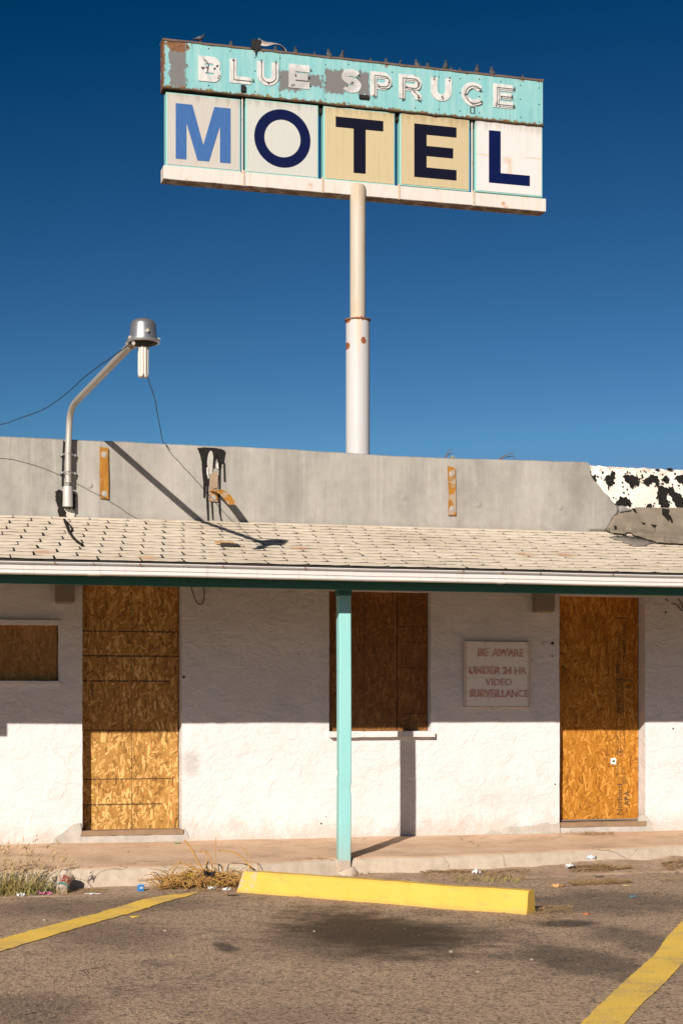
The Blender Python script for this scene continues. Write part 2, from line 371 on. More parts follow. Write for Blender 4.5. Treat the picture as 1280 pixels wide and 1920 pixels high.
def mat_asphalt():
    m = M('dusty_worn_asphalt'); p = m.pos()
    c, fine, b, dust = asphalt_col(m, p); nn = m.noise(p, 4.5, 6, .65)
    def at(px, py): return tuple(G(px, py, -.18))
    for (px, py, r, st, cc) in ((700, 1742, (.46, 1.05, .5), .88, (.060, .036, .018)), (640, 1762, (.5, .75, .5), .55, (.075, .052, .033)), (840, 1745, (.36, .5, .5), .5, (.075, .055, .038)),
                                (1095, 1800, (.26, .62, .5), .65, (.058, .046, .037)), (1060, 1729, (.2, .16, .5), .8, (.04, .034, .03)), (1150, 1690, (.7, .6, .5), .55, (.065, .055, .046)), (1200, 1760, (.22, .6, .5), .55, (.06, .05, .042)),
                                (215, 1750, (.36, .6, .5), .42, (.06, .05, .042)), (421, 1772, (.055, .2, .5), .75, (.045, .037, .032)), (60, 1890, (.28, .4, .5), .45, (.055, .046, .038)), (150, 1700, (.7, .45, .5), .45, (.075, .06, .048)), (540, 1905, (.3, .3, .5), .2, (.07, .058, .047)), (330, 1690, (.3, .4, .5), .25, (.07, .058, .047))):
        c = m.mix(m.mul(m.blob(p, at(px, py), r, nn, .8, .5), st), c, cc)
    wv = m.n('VectorMath', {0: p, 1: m.n('VectorMath', {0: m.n('TexNoise', {'Vector': p, 'Scale': 3.0, 'Detail': 6}).outputs[1], 'Scale': .3}, operation='SCALE').outputs[0]}, operation='ADD').outputs[0]
    ck = m.vor(wv, .9, 'Distance', 'DISTANCE_TO_EDGE'); ckm = m.mul(m.ss(ck, .008, .002), m.ss(m.noise(p, .8, 2), .54, .62))
    c = m.mix(m.mul(ckm, .6), c, (.03, .025, .02))
    m.col(c).rough(.92).bump(m.add(m.mul(fine, .9), m.mul(b, 1.2), m.mul(m.vor(p, 85), .6)), .9, .014); return m.m
def mat_stripe():
    m = M('worn_yellow_road_paint'); p = m.pos(); c, fine, b, dust = asphalt_col(m, p)
    y = m.mix(m.noise(p, 7, 5, .6), (.95, .60, .08), (.95, .66, .13)); y = m.mix(m.mul(fine, .35), y, (.66, .42, .10))
    wear = m.ss(m.add(m.mul(m.noise(p, 130, 3, .8), .5), m.mul(m.noise(p, 3.0, 6, .65), .5)), .515, .575)
    m.col(m.mix(m.mul(wear, .8), y, c)).rough(.85).bump(m.add(fine, m.mul(wear, -.3)), .5, .008); return m.m
def mat_stop():
    m = M('yellow_painted_concrete'); p = m.pos()
    c = m.mix(m.noise(p, 8, 5), (.62, .385, .058), (.67, .44, .09)); k = m.noise(p, 14, 6, .7)
    l = G(452, 1645, -.08); r = G(930, 1712, -.16)
    ch = m.mul(m.blob(p, tuple(l), (.16, .16, .12), k, .8, .1), m.ss(k, .48, .54))
    ch = m.ma('MAXIMUM', ch, m.mul(m.blob(p, tuple(r), (.22, .2, .05), k, .35, .2), m.ss(k, .36, .44)))
    sc_ = m.mul(m.ss(m.noise(m.mapp(p, (1, 1, 4)), 6, 6, .75), .54, .66), .5)
    c = m.mix(sc_, c, (.40, .27, .09)); pit = m.mul(m.ss(m.noise(p, 45, 5, .75), .60, .66), m.ss(m.noise(p, 4, 3), .42, .58)); c = m.mix(m.mul(pit, .8), c, (.45, .36, .25))
    c = m.mix(ch, c, (.50, .40, .30)); z = m.sep(p)[2]
    c = m.mix(m.mul(m.ss(m.ma('ADD', z, m.mul(k, .06)), -.125, -.16), .6), c, (.42, .28, .09))
    c = m.mix(m.mul(m.ss(m.noise(p, 3, 6, .7), .56, .72), .35), c, (.62, .42, .10))
    m.col(c).rough(.6).bump(m.add(m.mul(k, .6), m.mul(ch, -.5), m.mul(m.noise(p, 70, 3), .3)), .4, .008); return m.m
def mat_dirt():
    m = M('sandy_dirt'); p = m.pos(); k = m.noise(p, 5, 6, .65); f = m.noise(p, 120, 4, .75); s = m.sep(m.vor(p, 60, 'Color'))[0]
    c = m.ramp(k, (.3, (.33, .22, .145)), (.7, (.56, .395, .27))); c = m.mix(m.mul(f, .4), c, (.32, .22, .15))
    c = m.mix(m.mul(m.ss(s, .9, .97), .6), c, (.48, .40, .32)); c = m.mix(m.mul(m.ss(s, .1, .03), .6), c, (.07, .05, .035))
    m.col(c).rough(1).bump(m.add(k, m.mul(f, .5), m.mul(m.vor(p, 60), .4)), .8, .012); return m.m
def mat_pole():
    m = M('white_pole_paint'); p = m.pos(); z = m.sep(p)[2]; k = m.noise(p, 7, 6, .7); big = m.noise(m.mapp(p, (4, 4, .5)), 2.2, 6, .65)
    upper = m.ss(z, POLEZ + .0, POLEZ + .05)
    c = m.mix(upper, (.49, .48, .47), (.47, .415, .335))
    c = m.mix(m.mul(m.ss(big, .46, .72), m.ma('ADD', m.mul(upper, .62), .14)), c, (.44, .30, .17))
    c = m.mix(m.mul(m.ss(k, .62, .74), m.ma('ADD', m.mul(upper, .5), .12)), c, (.42, .24, .12))
    for (px, py) in ((677.5, 641), (649, 648), (668, 598), (685, 599), (652, 600), (676, 599)):
        r = .052 if py > 620 else .035
        c = m.mix(m.blob(p, tuple(W(px, py, POLEY - .1)), (r, .3, r * 1.3), m.noise(p, 18, 5), .5, .1), c, (.26, .085, .035))
    st = m.mul(m.blob(p, tuple(W(668, 615, POLEY - .1)), (.06, .3, .42), big, .5, .6), .5)
    c = m.mix(st, c, (.62, .42, .26))
    m.col(c).rough(.5).bump(m.noise(p, 20, 4), .12, .01); return m.m
def mat_header():
    m = M('turquoise_sign_paint'); p = m.obj(); x, y, z = m.sep(p); k = m.noise(p, 7, 6, .65); k2 = m.noise(p, 16, 6, .7); str_ = m.noise(m.mapp(p, (5, 1, .5)), 2.2, 5, .6)
    c = m.mix(m.noise(p, 1.6, 5), (.165, .405, .42), (.25, .48, .47)); c = m.mix(m.mul(m.ss(str_, .46, .72), .55), c, (.36, .52, .50)); c = m.mix(m.mul(m.ss(str_, .46, .28), .6), c, (.125, .31, .32))
    grey = (.16, .155, .155); pt = m.noise(m.mapp(p, (1.4, 1, .8)), 9, 6, .7)
    for (a, b, d, e) in ((320, 97, 347, 160), (523, 138, 560, 165), (556, 143, 602, 158), (611, 136, 641, 171), (640, 140, 650, 168), (673, 140, 692, 176)):
        u0, z0 = SL(a, e); u1, z1 = SL(d, b)
        c = m.mix(m.blob(p, ((u0 + u1) / 2, 0, (z0 + z1) / 2), ((u1 - u0) / 2 * 1.12, 1, (z1 - z0) / 2 * 1.16), pt, 1.1, .06, True), c, grey)
    ru = m.ramp(k2, (.3, (.10, .045, .02)), (.7, (.26, .13, .065)))
    top = m.ma('ADD', z, m.mul(m.ma('SUBTRACT', m.noise(m.mapp(p, (1, 1, .4)), 4.5, 6, .75), .5), .50))
    c = m.mix(m.ss(top, HZ1 - .015, HZ1 + .02), c, ru)
    bt = m.ma('ADD', z, m.mul(m.ma('SUBTRACT', m.noise(m.mapp(p, (1.2, 1, .5)), 6, 6, .75), .5), .30))
    c = m.mix(m.ss(bt, HZ0 + .055, HZ0 + .03), c, m.mix(m.ss(k, .5, .6), ru, (.17, .17, .05)))
    lf = m.ma('ADD', x, m.mul(m.ma('SUBTRACT', k, .5), .22)); c = m.mix(m.ss(lf, HU0 + .035, HU0 + .02), c, ru)
    hb = m.mul(m.ss(k2, .66, .70), m.ss(m.noise(p, 1.3, 3), .55, .62)); c = m.mix(m.mul(hb, .8), c, (.22, .20, .17))
    q = SL(335, 84); c = m.mix(m.blob(p, (q[0], 0, q[1]), (.20, 1, .12), k, .6, .1), c, ru)
    m.col(c).rough(.5).bump(m.add(m.mul(k, .5), m.mul(m.noise(p, 2.5, 3), 1.5)), .25, .012); return m.m
def mat_face(name, base, stain, amt):
    m = M(name); p = m.obj(); s = m.noise(m.mapp(p, (9, 1, .35)), 1.6, 5, .65); k = m.noise(p, 3, 5)
    c = m.mix(m.mul(m.ss(s, .46, .75), amt), base, stain); c = m.mix(m.mul(m.ss(k, .5, .75), .25), c, tuple(q * .88 for q in base))
    c = m.mix(m.mul(m.mul(m.ss(m.noise(p, 26, 5, .7), .70, .75), m.ss(k, .5, .6)), .5), c, (.40, .28, .13))
    e_ = m.noise(m.mapp(p, (3, 1, 1)), 4, 6, .7); z = m.sep(p)[2]
    c = m.mix(m.mul(m.ss(m.ma('ADD', z, m.mul(m.noise(m.mapp(p, (2, 1, .12)), 5, 5, .7), .75)), PZ1 + .22, PZ1 + .42), .5), c, tuple(q * .62 for q in stain))
    if name == 'white_panel':
        for (px, py, r) in ((950, 300, (.09, 1, .06)), (955, 320, (.035, 1, .2)), (905, 290, (.14, 1, .018)), (1000, 297, (.2, 1, .014))):
            q = SL(px, py); c = m.mix(m.mul(m.blob(p, (q[0], 0, q[1]), r, k, .5, .5), .36), c, (.50, .30, .12))
    m.col(c).rough(.35).bump(m.noise(m.mapp(p, (14, 1, .4)), 3, 3), .1, .005); return m.m
def mat_letter(name, base, worn):
    m = M(name); p = m.obj(); k = m.noise(m.mapp(p, (7, 1, 1.2)), 5, 6, .7); g = m.noise(p, 60, 3, .7)
    m.col(m.mix(m.mul(m.ss(m.add(m.mul(k, .6), m.mul(g, .4)), .45, .68), .5), base, worn)).rough(.6); m.b.inputs['Specular IOR Level'].default_value = .08; return m.m
def mat_beam():
    m = M('white_rusty_beam_paint'); p = m.obj(); k = m.noise(p, 5, 6, .7); s = m.noise(m.mapp(p, (4, 1, .6)), 3, 5)
    c = m.mix(m.mul(m.ss(s, .45, .75), .5), (.60, .55, .50), (.50, .40, .31)); c = m.mix(m.mul(m.ss(k, .60, .68), .8), c, (.44, .22, .11))
    x, y, z = m.sep(p); c = m.mix(m.ss(m.ma('ADD', z, m.mul(k, .05)), BZ0 + .035, BZ0 + .02), c, (.20, .13, .09))
    m.col(c).rough(.55).bump(k, .15, .01); return m.m
def mat_white_letter():
    m = M('chalky_white_letter_paint'); p = m.obj(); k = m.noise(m.mapp(p, (1, 1, .6)), 10, 6, .7)
    c = m.mix(m.ss(k, .42, .7), (.58, .565, .54), (.40, .40, .385)); c = m.mix(m.mul(m.ss(m.noise(p, 22, 5, .7), .63, .7), .8), c, (.33, .27, .22))
    pt = m.noise(m.mapp(p, (1.4, 1, .8)), 9, 6, .7)
    for (a, b, d, e) in ((520, 132, 585, 164), (636, 134, 668, 172)):
        u0, z0 = SL(a, e); u1, z1 = SL(d, b)
        c = m.mix(m.mul(m.blob(p, ((u0 + u1) / 2, 0, (z0 + z1) / 2), ((u1 - u0) / 2, 1, (z1 - z0) / 2), pt, .8, .3), .75), c, (.36, .35, .34))
    m.col(c).rough(.6).bump(k, .15, .006); return m.m
def mat_galv(name='galvanised_steel', c0=(.42, .42, .42), c1=(.62, .61, .59), ro=.38, me=.85):
    m = M(name); p = m.obj(); k = m.noise(p, 18, 5, .65)
    m.col(m.mix(k, c0, c1)).rough(ro).metal(me); return m.m
def mat_strip(name, worn):
    m = M(name); p = m.pos(); g = m.noise(m.mapp(p, (9, 9, 1.2)), 7, 5, .65)
    c = m.ramp(g, (.3, (.22, .09, .012)), (.6, (.36, .16, .02)), (.85, (.44, .23, .05)))
    c = m.mix(m.mul(m.ss(m.noise(p, 14, 5, .7), .62 - worn, .70 - worn), .85), c, (.33, .27, .21))
    m.col(c).rough(.6).bump(g, .4, .005); return m.m

# building dimensions
EY = -1.93; EZ = W(640, 1060, EY).z; PY = -.13; ZP = W(640, 984.5, PY).z; SLP = (ZP - EZ) / (PY - EY)
PTR = W(1200, 878, PY).z
POLEY = 13.5; POLEZ = W(670, 597, 13.4).z
# sign frame: rotated a touch against the wall
SA = radians(.85); SO = W(670, 1322, 13.5); SO.z = 0
SX = Vector((cos(SA), sin(SA), 0)); SN = Vector((-sin(SA), cos(SA), 0))
def SL(px, py):
    q = PL(px, py, SO, SN) - SO; return q.dot(SX), q.z
HU0 = SL(306, 120)[0]; HU1 = SL(1017.3, 190)[0]
HZ1 = (SL(306, 77)[1] + SL(1017, 147)[1]) / 2; HZ0 = (SL(306, 171)[1] + SL(1017, 231)[1]) / 2
BZ1 = (SL(311, 316)[1] + SL(1018, 369.5)[1]) / 2; BZ0 = (SL(308, 343.5)[1] + SL(1018, 392.5)[1]) / 2

PZ1 = SL(670, 205)[1]
MS = mat_stucco(); MPL = mat_plaster(); MSH = mat_shingle(); MME = mat_membrane(); MWP = mat_white_parapet(); MTAR = mat_tar(); MFL = mat_flash()
MG = mat_paint_white(); MTP = mat_teal_post(); MFA = mat_fascia(); MWALK = mat_concrete_walk(); MASP = mat_asphalt(); MSTR = mat_stripe(); MSTOP = mat_stop(); MD = mat_dirt()
MPO = mat_pole(); MH = mat_header(); MB = mat_beam(); MWL = mat_white_letter(); MGAL = mat_galv()
MBLK = plain('black_steel', (.018, .016, .015), .6); MDK = plain('dark_brown_board', (.03, .024, .02), .8)
MRUST = plain('rusty_steel', (.22, .10, .05), .8, .4); MWOOD = plain('weathered_threshold_wood', (.26, .17, .105), .8, .25)
MWIRE = plain('dark_wire', (.018, .014, .018), .6, 0, 5, 0)
MDECK = plain('dark_roof_felt', (.035, .028, .024), .9)

# ================================================================== SETTING
def grid_lines(a, b, fine, far, grow=1.6):
    xs = []; x = a
    while x < b: xs.append(x); x += fine
    s = fine
    while xs[-1] < far: s *= grow; xs.append(xs[-1] + s)
    s = fine
    while xs[0] > -far: s *= grow; xs.insert(0, xs[0] - s)
    return xs
def sheet(name, xs, ys, zf, mat, skip=None):
    vs = [(x, y, zf(x, y)) for y in ys for x in xs]; n = len(xs)
    fs = [(j * n + i, j * n + i + 1, (j + 1) * n + i + 1, (j + 1) * n + i) for j in range(len(ys) - 1) for i in range(n - 1)]
    me = bpy.data.meshes.new(name); me.from_pydata(vs, [], fs); return link(name, me, mat, None, 60)
GZ = -.18
def asph(x, y):
    d = max(0, min(1, (9 - abs(x)) / 3)) * max(0, min(1, (y + 12) / 3))
    return GZ + d * (.012 * fb(x * .6, y * .6, 3, 3) - .014 * math.exp(-((x + .75) ** 2 + (y + 4.1) ** 2) / .6) - .006)
tag(sheet('asphalt_lot', grid_lines(-6, 6, .06, 900), grid_lines(-9.5, -1.0, .06, 900), asph, MASP), kind='structure')

EDGE = [(G(px, py, -.03 if px > 400 else -.042).x, G(px, py, -.03 if px > 400 else -.042).y) for px, py in ((60, 1632), (150, 1630), (300, 1626), (480, 1617), (645, 1609), (800, 1605), (1000, 1598), (1140, 1592), (1280, 1586))]
def edgeY(x): return interp(x, EDGE) + .012 * fb(x * 1.7, .3, 1, 4) + .006 * nz(x * 9, 4)
DTOP = [(W(px, py, -1.5).x, G(px, py, z).z) for px, py, z in ((0, 1, -.17), (500, 1, -.172), (640, 1, -.15), (700, 1, -.14), (850, 1, -.135), (1000, 1, -.125), (1100, 1, -.10), (1180, 1, -.10), (1230, 1, -.112), (1280, 1, -.095))]
DOUT = [(G(px, py, GZ).x, G(px, py, GZ).y) for px, py in ((0, 1683), (150, 1679), (300, 1674), (420, 1672), (560, 1660), (700, 1655), (850, 1652), (940, 1651), (1000, 1647), (1100, 1642), (1280, 1634))]
def walkway():
    xs = []; x = -8.0
    while x < 9.5: xs.append(x); x += .035 if -3.6 < x < 4.2 else .25
    vs, fs = [], []; R = 19
    for x in xs:
        ye = edgeY(x); chip = max(0, fb(x * 4, 9.1, 2, 4) - .35) * .05
        zt = -.0233 * abs(ye) + (.004 * fb(x * 2, 5, 1, 3))
        for j in range(15):
            s = j / 14; y = .06 * (1 - s) + (ye + .02 + chip) * s
            vs.append((x, y, -.0233 * abs(y) + .005 * fb(x * 1.5, y * 1.5, 0, 4) * min(1, 3 * (1 - s) + .3)))
        wob = .012 * fb(x * 5, 2.2, 3, 4)
        vs += [(x, ye + wob * .3, zt - .012 - chip * .4), (x, ye - .014 + wob, zt - .045), (x, ye - .026 + wob * 1.2, zt - .1), (x, ye - .045, GZ - .06)]
    for i in range(len(xs) - 1):
        for j in range(R - 1): fs.append((i * R + j, i * R + j + 1, (i + 1) * R + j + 1, (i + 1) * R + j))
    me = bpy.data.meshes.new('walkway'); me.from_pydata(vs, [], fs)
    return tag(link('walkway', me, MWALK, None, 75), kind='structure')
walkway()
def dirt_z(x, y):
    ye = edgeY(x) + .05; yo = interp(x, DOUT) + .05 * fb(x * 3, 7, 0, 4); s = max(0, min(1, (ye - y) / max(.02, ye - yo)))
    zt = interp(x, DTOP) + .012 * fb(x * 3, 3, 3, 4)
    return zt + (GZ - .004 - zt) * (s ** .8) + .010 * fb(x * 6, y * 6, 1, 4) * (1 - s) * (1 if x > -.6 else .4), ye, yo
def dirt():
    vs, fs = [], []; xs = []; x = -7.5
    while x < 9: xs.append(x); x += .03 if -3.4 < x < 4 else .2
    R = 14
    for x in xs:
        for j in range(R):
            _, ye, yo = dirt_z(x, -2); yo = min(yo, ye - .09); y = ye + (yo - ye) * j / (R - 1); z = dirt_z(x, y)[0]
            vs.append((x, y, z if j < R - 1 else GZ - .03))
    for i in range(len(xs) - 1):
        for j in range(R - 1): fs.append((i * R + j, i * R + j + 1, (i + 1) * R + j + 1, (i + 1) * R + j))
    me = bpy.data.meshes.new('dirt_verge'); me.from_pydata(vs, [], fs); tag(link('dirt_verge', me, MD, None, 75), kind='structure')
dirt()
def ground_z(x, y):
    ye = edgeY(x)
    if y > ye: return -.0233 * abs(y)
    z, a, b = dirt_z(x, y)
    return max(z, asph(x, y)) if y > b else asph(x, y)

def stripe(left, right, ext):
    L = [G(*p, GZ) for p in left]; R = [G(*p, GZ) for p in right]
    for P in (L, R):
        d = (P[-1] - P[0]).normalized()
        P.append(P[-1] + d * ext[1])
        if ext[0]: P.insert(0, P[0] - d * ext[0])
    def res(P):
        out = []; 
        for a, b in zip(P, P[1:]):
            k = max(1, int((b - a).length / .02)); out += [a.lerp(b, i / k) for i in range(k)]
        return out + [P[-1]]
    L, R = res(L), res(R); n = 260; vs, fs = [], []
    for i in range(n):
        t = i / (n - 1)
        a = L[min(len(L) - 1, int(t * (len(L) - 1)))]; b = R[min(len(R) - 1, int(t * (len(R) - 1)))]
        w_ = (b - a).normalized(); a = a + w_ * .02 * fb(a.x * 14, a.y * 14, 1, 4); b = b + w_ * .02 * fb(b.x * 14, b.y * 14, 5, 4)
        for k in range(6):
            p = a.lerp(b, k / 5); vs.append((p.x, p.y, asph(p.x, p.y) + .0045))
        if i: o = (i - 1) * 6; fs += [(o + k, o + k + 1, o + 7 + k, o + 6 + k) for k in range(5)]
    me = bpy.data.meshes.new('parking_line'); me.from_pydata(vs, [], fs)
    return link('parking_line', me, MSTR)
tag(stripe([(363, 1672), (269, 1686), (0, 1762.5)], [(378, 1673.5), (289, 1697), (0, 1785)], (0, 3.5)), 'worn yellow parking line running off to the left from the tumbleweed', kind='structure')
tag(stripe([(1280, 1723), (1250, 1756), (1223, 1791.5), (1173, 1836), (1090, 1920)], [(1280, 1802), (1268, 1818), (1230, 1856), (1197, 1889), (1171.5, 1920)], (2.8, 2.5)), 'broad worn yellow parking line at the lower right corner', kind='structure')

# ================================================================== MOTEL BUILDING
B = thing('motel_building', (0, 0, 0), 'low white stucco motel with boarded doors, pale shingled overhang and grey parapet', 'building')
XL, XR = -7.0, 8.5
OP = {'ld': (W(155, 1350, 0).x, W(341, 1350, 0).x, W(250, 1567, 0).z, W(250, 1088, 0).z, .139),
      'rd': (W(1048, 1350, 0).x, W(1209, 1350, 0).x, W(1120, 1550, 0).z, W(1120, 1117, 0).z, .139),
      'cw': (W(617, 1250, 0).x, W(807.5, 1250, 0).x, W(710, 1371, 0).z, W(710, 1109, 0).z, .085),
      'lw': (W(-90, 1250, 0).x, W(110, 1250, 0).x, W(60, 1276.5, 0).z, W(60, 1172, 0).z, .035)}
def wall():
    def lines(a, b, keep, fine):
        xs = sorted(keep); out = []; x = a
        while x <= b:
            if all(abs(x - k) > fine * .45 for k in xs): out.append(x)
            x += fine if -3.6 < x < 4.2 else .2
        return sorted(out + xs)
    xs = lines(XL, XR, [o[0] for o in OP.values()] + [o[1] for o in OP.values()], .022)
    zs = lines(-.08, 2.62, [o[2] for o in OP.values()] + [o[3] for o in OP.values()], .022)
    bm = bmesh.new(); V = {}
    def vert(i, j):
        if (i, j) not in V:
            x, z = xs[i], zs[j]; d = .009 * fb(x * 1.6, z * 1.6, 1, 3) + .0032 * fb(x * 6, z * 8, 2, 4) + .0015 * nz(x * 30, z * 30)
            V[i, j] = bm.verts.new((x + .003 * nz(x * 11, z * 11, 5), -d, z + .003 * nz(x * 11, z * 11, 9)))
        return V[i, j]
    inop = lambda x, z: any(o[0] < x < o[1] and o[2] < z < o[3] for o in OP.values())
    for i in range(len(xs) - 1):
        for j in range(len(zs) - 1):
            if not inop((xs[i] + xs[i + 1]) / 2, (zs[j] + zs[j + 1]) / 2):
                bm.faces.new((vert(i, j), vert(i + 1, j), vert(i + 1, j + 1), vert(i, j + 1)))
    for o in OP.values():
        es = [e for e in bm.edges if e.is_boundary and all(o[0] - .006 < v.co.x < o[1] + .006 and o[2] - .006 < v.co.z < o[3] + .006 for v in e.verts)]
        r = bmesh.ops.extrude_edge_only(bm, edges=es)
        nv = [g for g in r['geom'] if isinstance(g, bmesh.types.BMVert)]
        for v in nv: v.co.y = .02
        ne = [g for g in r['geom'] if isinstance(g, bmesh.types.BMEdge) and all(q in nv for q in g.verts)]
        r = bmesh.ops.extrude_edge_only(bm, edges=ne)
        for g in r['geom']:
            if isinstance(g, bmesh.types.BMVert): g.co.y = o[4] + .03
    bmesh.ops.recalc_face_normals(bm, faces=bm.faces)
    return ob('front_wall', bm, MS, B, 50, recalc=True)
wall()
bm = bmesh.new()
box(bm, XL, XL + .2, .2, 6, -.2, 3.0); box(bm, XR - .2, XR, .2, 6, -.2, 3.0); box(bm, XL + .2, XR - .2, 5.8, 6, -.2, 3.0)
ob('side_and_back_walls', bm, MS, B)
boxo('flat_roof', XL, XR, .13, 6.05, 2.72, 2.82, MDECK, B)

# boards in the openings
def z_at(px, py, Y=.139): return W(px, py, Y).z
MO1 = mat_osb('osb_board_pale', (.15, .068, .016), (.37, .185, .043), (.72, .44, .16),
              [(z_at(240, y), -9, W(xx, 1400, .139).x, w_) for y, w_, xx in ((1184, .0075, 334), (1230, .009, 336), (1277, .0085, 318), (1369, .005, 316), (1460.5, .006, 326), (1508, .0075, 304))],
              [(W(247.5, 1400, .139).x, 0, 3, .003)])
MO2 = mat_osb('osb_board_orange', (.17, .06, .007), (.37, .145, .014), (.62, .29, .06))
MO3 = mat_osb('osb_board_brown', (.11, .040, .010), (.18, .074, .018), (.30, .135, .038), [(z_at(770, y, .08), W(748, 1300, .08).x, 9, .004) for y in (1175, 1204, 1252, 1338)],
              [(W(683, 1300, .08).x, 0, 3, .004)], 1.0)
MO4 = mat_osb('osb_board_dull', (.17, .08, .022), (.27, .14, .043), (.38, .215, .08))
def board(name, o, mat, x0=None, x1=None, label=None, th=.013):
    xa, xb, za, zb, d = OP[o]
    b = boxo(name, (x0 if x0 is not None else xa + .006), (x1 if x1 is not None else xb - .006), d, d + th, za - .01, zb + .01, mat, B, .0015)
    if label: b['label'] = label
    return b
board('door_board', 'ld', MO1, label='pale board with dark guide lines over left doorway')
rdb = board('door_board', 'rd', MO2, label='orange board with printed lettering over right doorway')
sx = W(744.5, 1300, .08).x
board('window_board', 'cw', MO3, x1=sx - .003, label='wide board behind the post over middle window')
board('window_board', 'cw', MO3, x0=sx + .003, label='narrow board at right of middle window')
board('window_board', 'lw', MO4, label='board over small left window')
# printed words on the right hand door board
MINK = plain('faded_black_ink', (.10, .06, .025), .8, .2, 60, 0)
MINK2 = plain('faint_brown_ink', (.14, .075, .025), .8, .3, 60, 0)
def vtext(body, px, py, size, mat=MINK, bold=.0006, rot=1):
    me = text_mesh('printed_text', body, size, .0004, bold); p = W(px, py, .139)
    o = link('printed_text', me, mat, rdb); o.location = (p.x, .1382, p.z)
    o.rotation_euler = (pi / 2, -pi / 2 * rot, 0); return o
vtext('Norbord', 1161, 1499, .078); vtext('APA', 1175, 1497, .075, MINK, .0014)
vtext('24/16  7/16', 1168, 1455, .034, MINK2); vtext('EXPOSURE 1', 1157, 1442, .03, MINK2)
vtext('RATED SHEATHING', 1158, 1290, .05, MINK2); vtext('SIZED FOR SPACING', 1166, 1300, .045, MINK2); vtext('THIS SIDE DOWN', 1170, 1208, .05, MINK2)
vtext('24/16', 1160, 1326, .055, MINK); vtext('STRENGTH AXIS', 1159, 1218, .045, MINK2)
bm = bmesh.new()
for py, a, b in ((1159, 1152, 1176), (1275, 1156, 1178)):
    p, q = W(a, py, .139), W(b, py, .139); box(bm, p.x, q.x, .1382, .1388, p.z - .006, p.z + .006)
for px in (1155, 1162.5, 1169.5):
    p, q = W(px, 1400, .139), W(px, 1345, .139)
    for k in range(9):
        z = p.z + (q.z - p.z) * k / 9; box(bm, p.x - .004, p.x + .004, .1382, .1388, z, z + .018)
ob('printed_rule', bm, MINK2, rdb)
bm = bmesh.new(); p = W(1161, 1410, .139)
stroke(bm, arc(p.x, p.z, .030, .033, 0, 360, 20)[:-1], .006, .1382, .0006, True)
me = text_mesh('t', 'PS', .036, .0004, .0006); bm2 = bmesh.new(); bm2.from_mesh(me); bm2.transform(Matrix.Translation((p.x, .1382, p.z)) @ Matrix.Rotation(pi / 2, 4, 'X')); me2 = bpy.data.meshes.new('t2'); bm2.to_mesh(me2); bm2.free(); bm.from_mesh(me2)
ob('printed_stamp', bm, MINK, rdb)
pw = W(1149, 1427, .139); bm = bmesh.new()
plate(bm, rough_outline([(pw.x - .027, pw.z - .027), (pw.x + .024, pw.z - .03), (pw.x + .03, pw.z + .01), (pw.x + .018, pw.z + .03), (pw.x - .028, pw.z + .026)], .012, .003, 2), .1368, .0016)
st = tag(ob('paper_sticker', bm, plain('white_paper', (.78, .76, .72), .7, .05, 20, .1)), 'small white sticker on the sunlit orange door board', 'sticker')
boxo('sticker_print', pw.x - .012, pw.x + .016, .1359, .1368, pw.z - .010, pw.z + .008, MINK2, st)

# screws round the edges of the boards
scm = None
for o_, pa in (('ld', (159, 247, 331)), ('rd', (1053, 1120, 1190))):
    for px in pa:
        for py in (1150, 1250, 1345, 1440, 1535):
            p = W(px + 2 * nz(px, py), py + 6 * nz(py, px), .139)
            if scm is None:
                bm = bmesh.new(); lathe(bm, [(.0055, 0), (.005, .0015), (.001, .0012)], 8); bm.transform(Matrix.Rotation(pi / 2, 4, 'X')); o = ob('screw', bm, MBLK, B); scm = o.data
            else: o = link('screw', scm, None, B)
            o.location = (p.x, .1389, p.z)
# thresholds and sills
def rag_box(name, x0, x1, y0, y1, z0, z1, mat, amp=.004, bev=.006, parent=B, seed=0):
    bm = bmesh.new(); box(bm, x0, x1, y0, y1, z0, z1)
    bmesh.ops.subdivide_edges(bm, edges=[e for e in bm.edges if abs((e.verts[0].co - e.verts[1].co).x) > .05], cuts=max(2, int((x1 - x0) / .03)), use_grid_fill=True)
    for v in bm.verts:
        v.co += Vector((amp * .3 * nz(v.co.x * 9, v.co.z * 9, seed), amp * fb(v.co.x * 6, v.co.z * 3, seed, 3), amp * fb(v.co.x * 5, v.co.y * 5, seed + 4, 3)))
    return ob(name, bm, mat, parent, 40)
for o, a, b, ty, by in (('ld', 153, 344, 1556.5, 1566), ('rd', 1051, 1211, 1541, 1550)):
    m_ = (a + b) / 2; z1, z0 = W(m_, ty, -.02).z, W(m_, by, -.02).z
    rag_box('door_threshold', W(a, 1500, -.02).x, W(b, 1500, -.02).x, -.022, .138, z0, z1, MWOOD, .004, seed=a)
    if o == 'rd': boxo('threshold_strip', OP[o][0] + .05, OP[o][1] - .03, .10, .134, z1 + .004, z1 + .016, MGAL, B, .003)
    rag_box('door_sill', W(a - 1, 1500, -.01).x, W(b + 3, 1500, -.01).x, -.016, .1, -.07, z0 - .001, MPL, .006, seed=a + 1)
o = OP['cw']; a, b = W(620, 1376, -.06), W(815, 1376, -.06)
rag_box('window_sill', a.x, b.x, -.062, .084, W(710, 1382, -.06).z, W(710, 1371.5, -.06).z, MS, .004, seed=3)
o = OP['lw']
rag_box('window_sill', o[0] - .05, o[1] + .012, -.022, .034, o[2] - .028, o[2] - .002, MS, .003, seed=5)
rag_box('window_head', o[0] - .05, o[1] + .012, -.030, .034, o[3] + .002, o[3] + .040, MS, .004, seed=8)

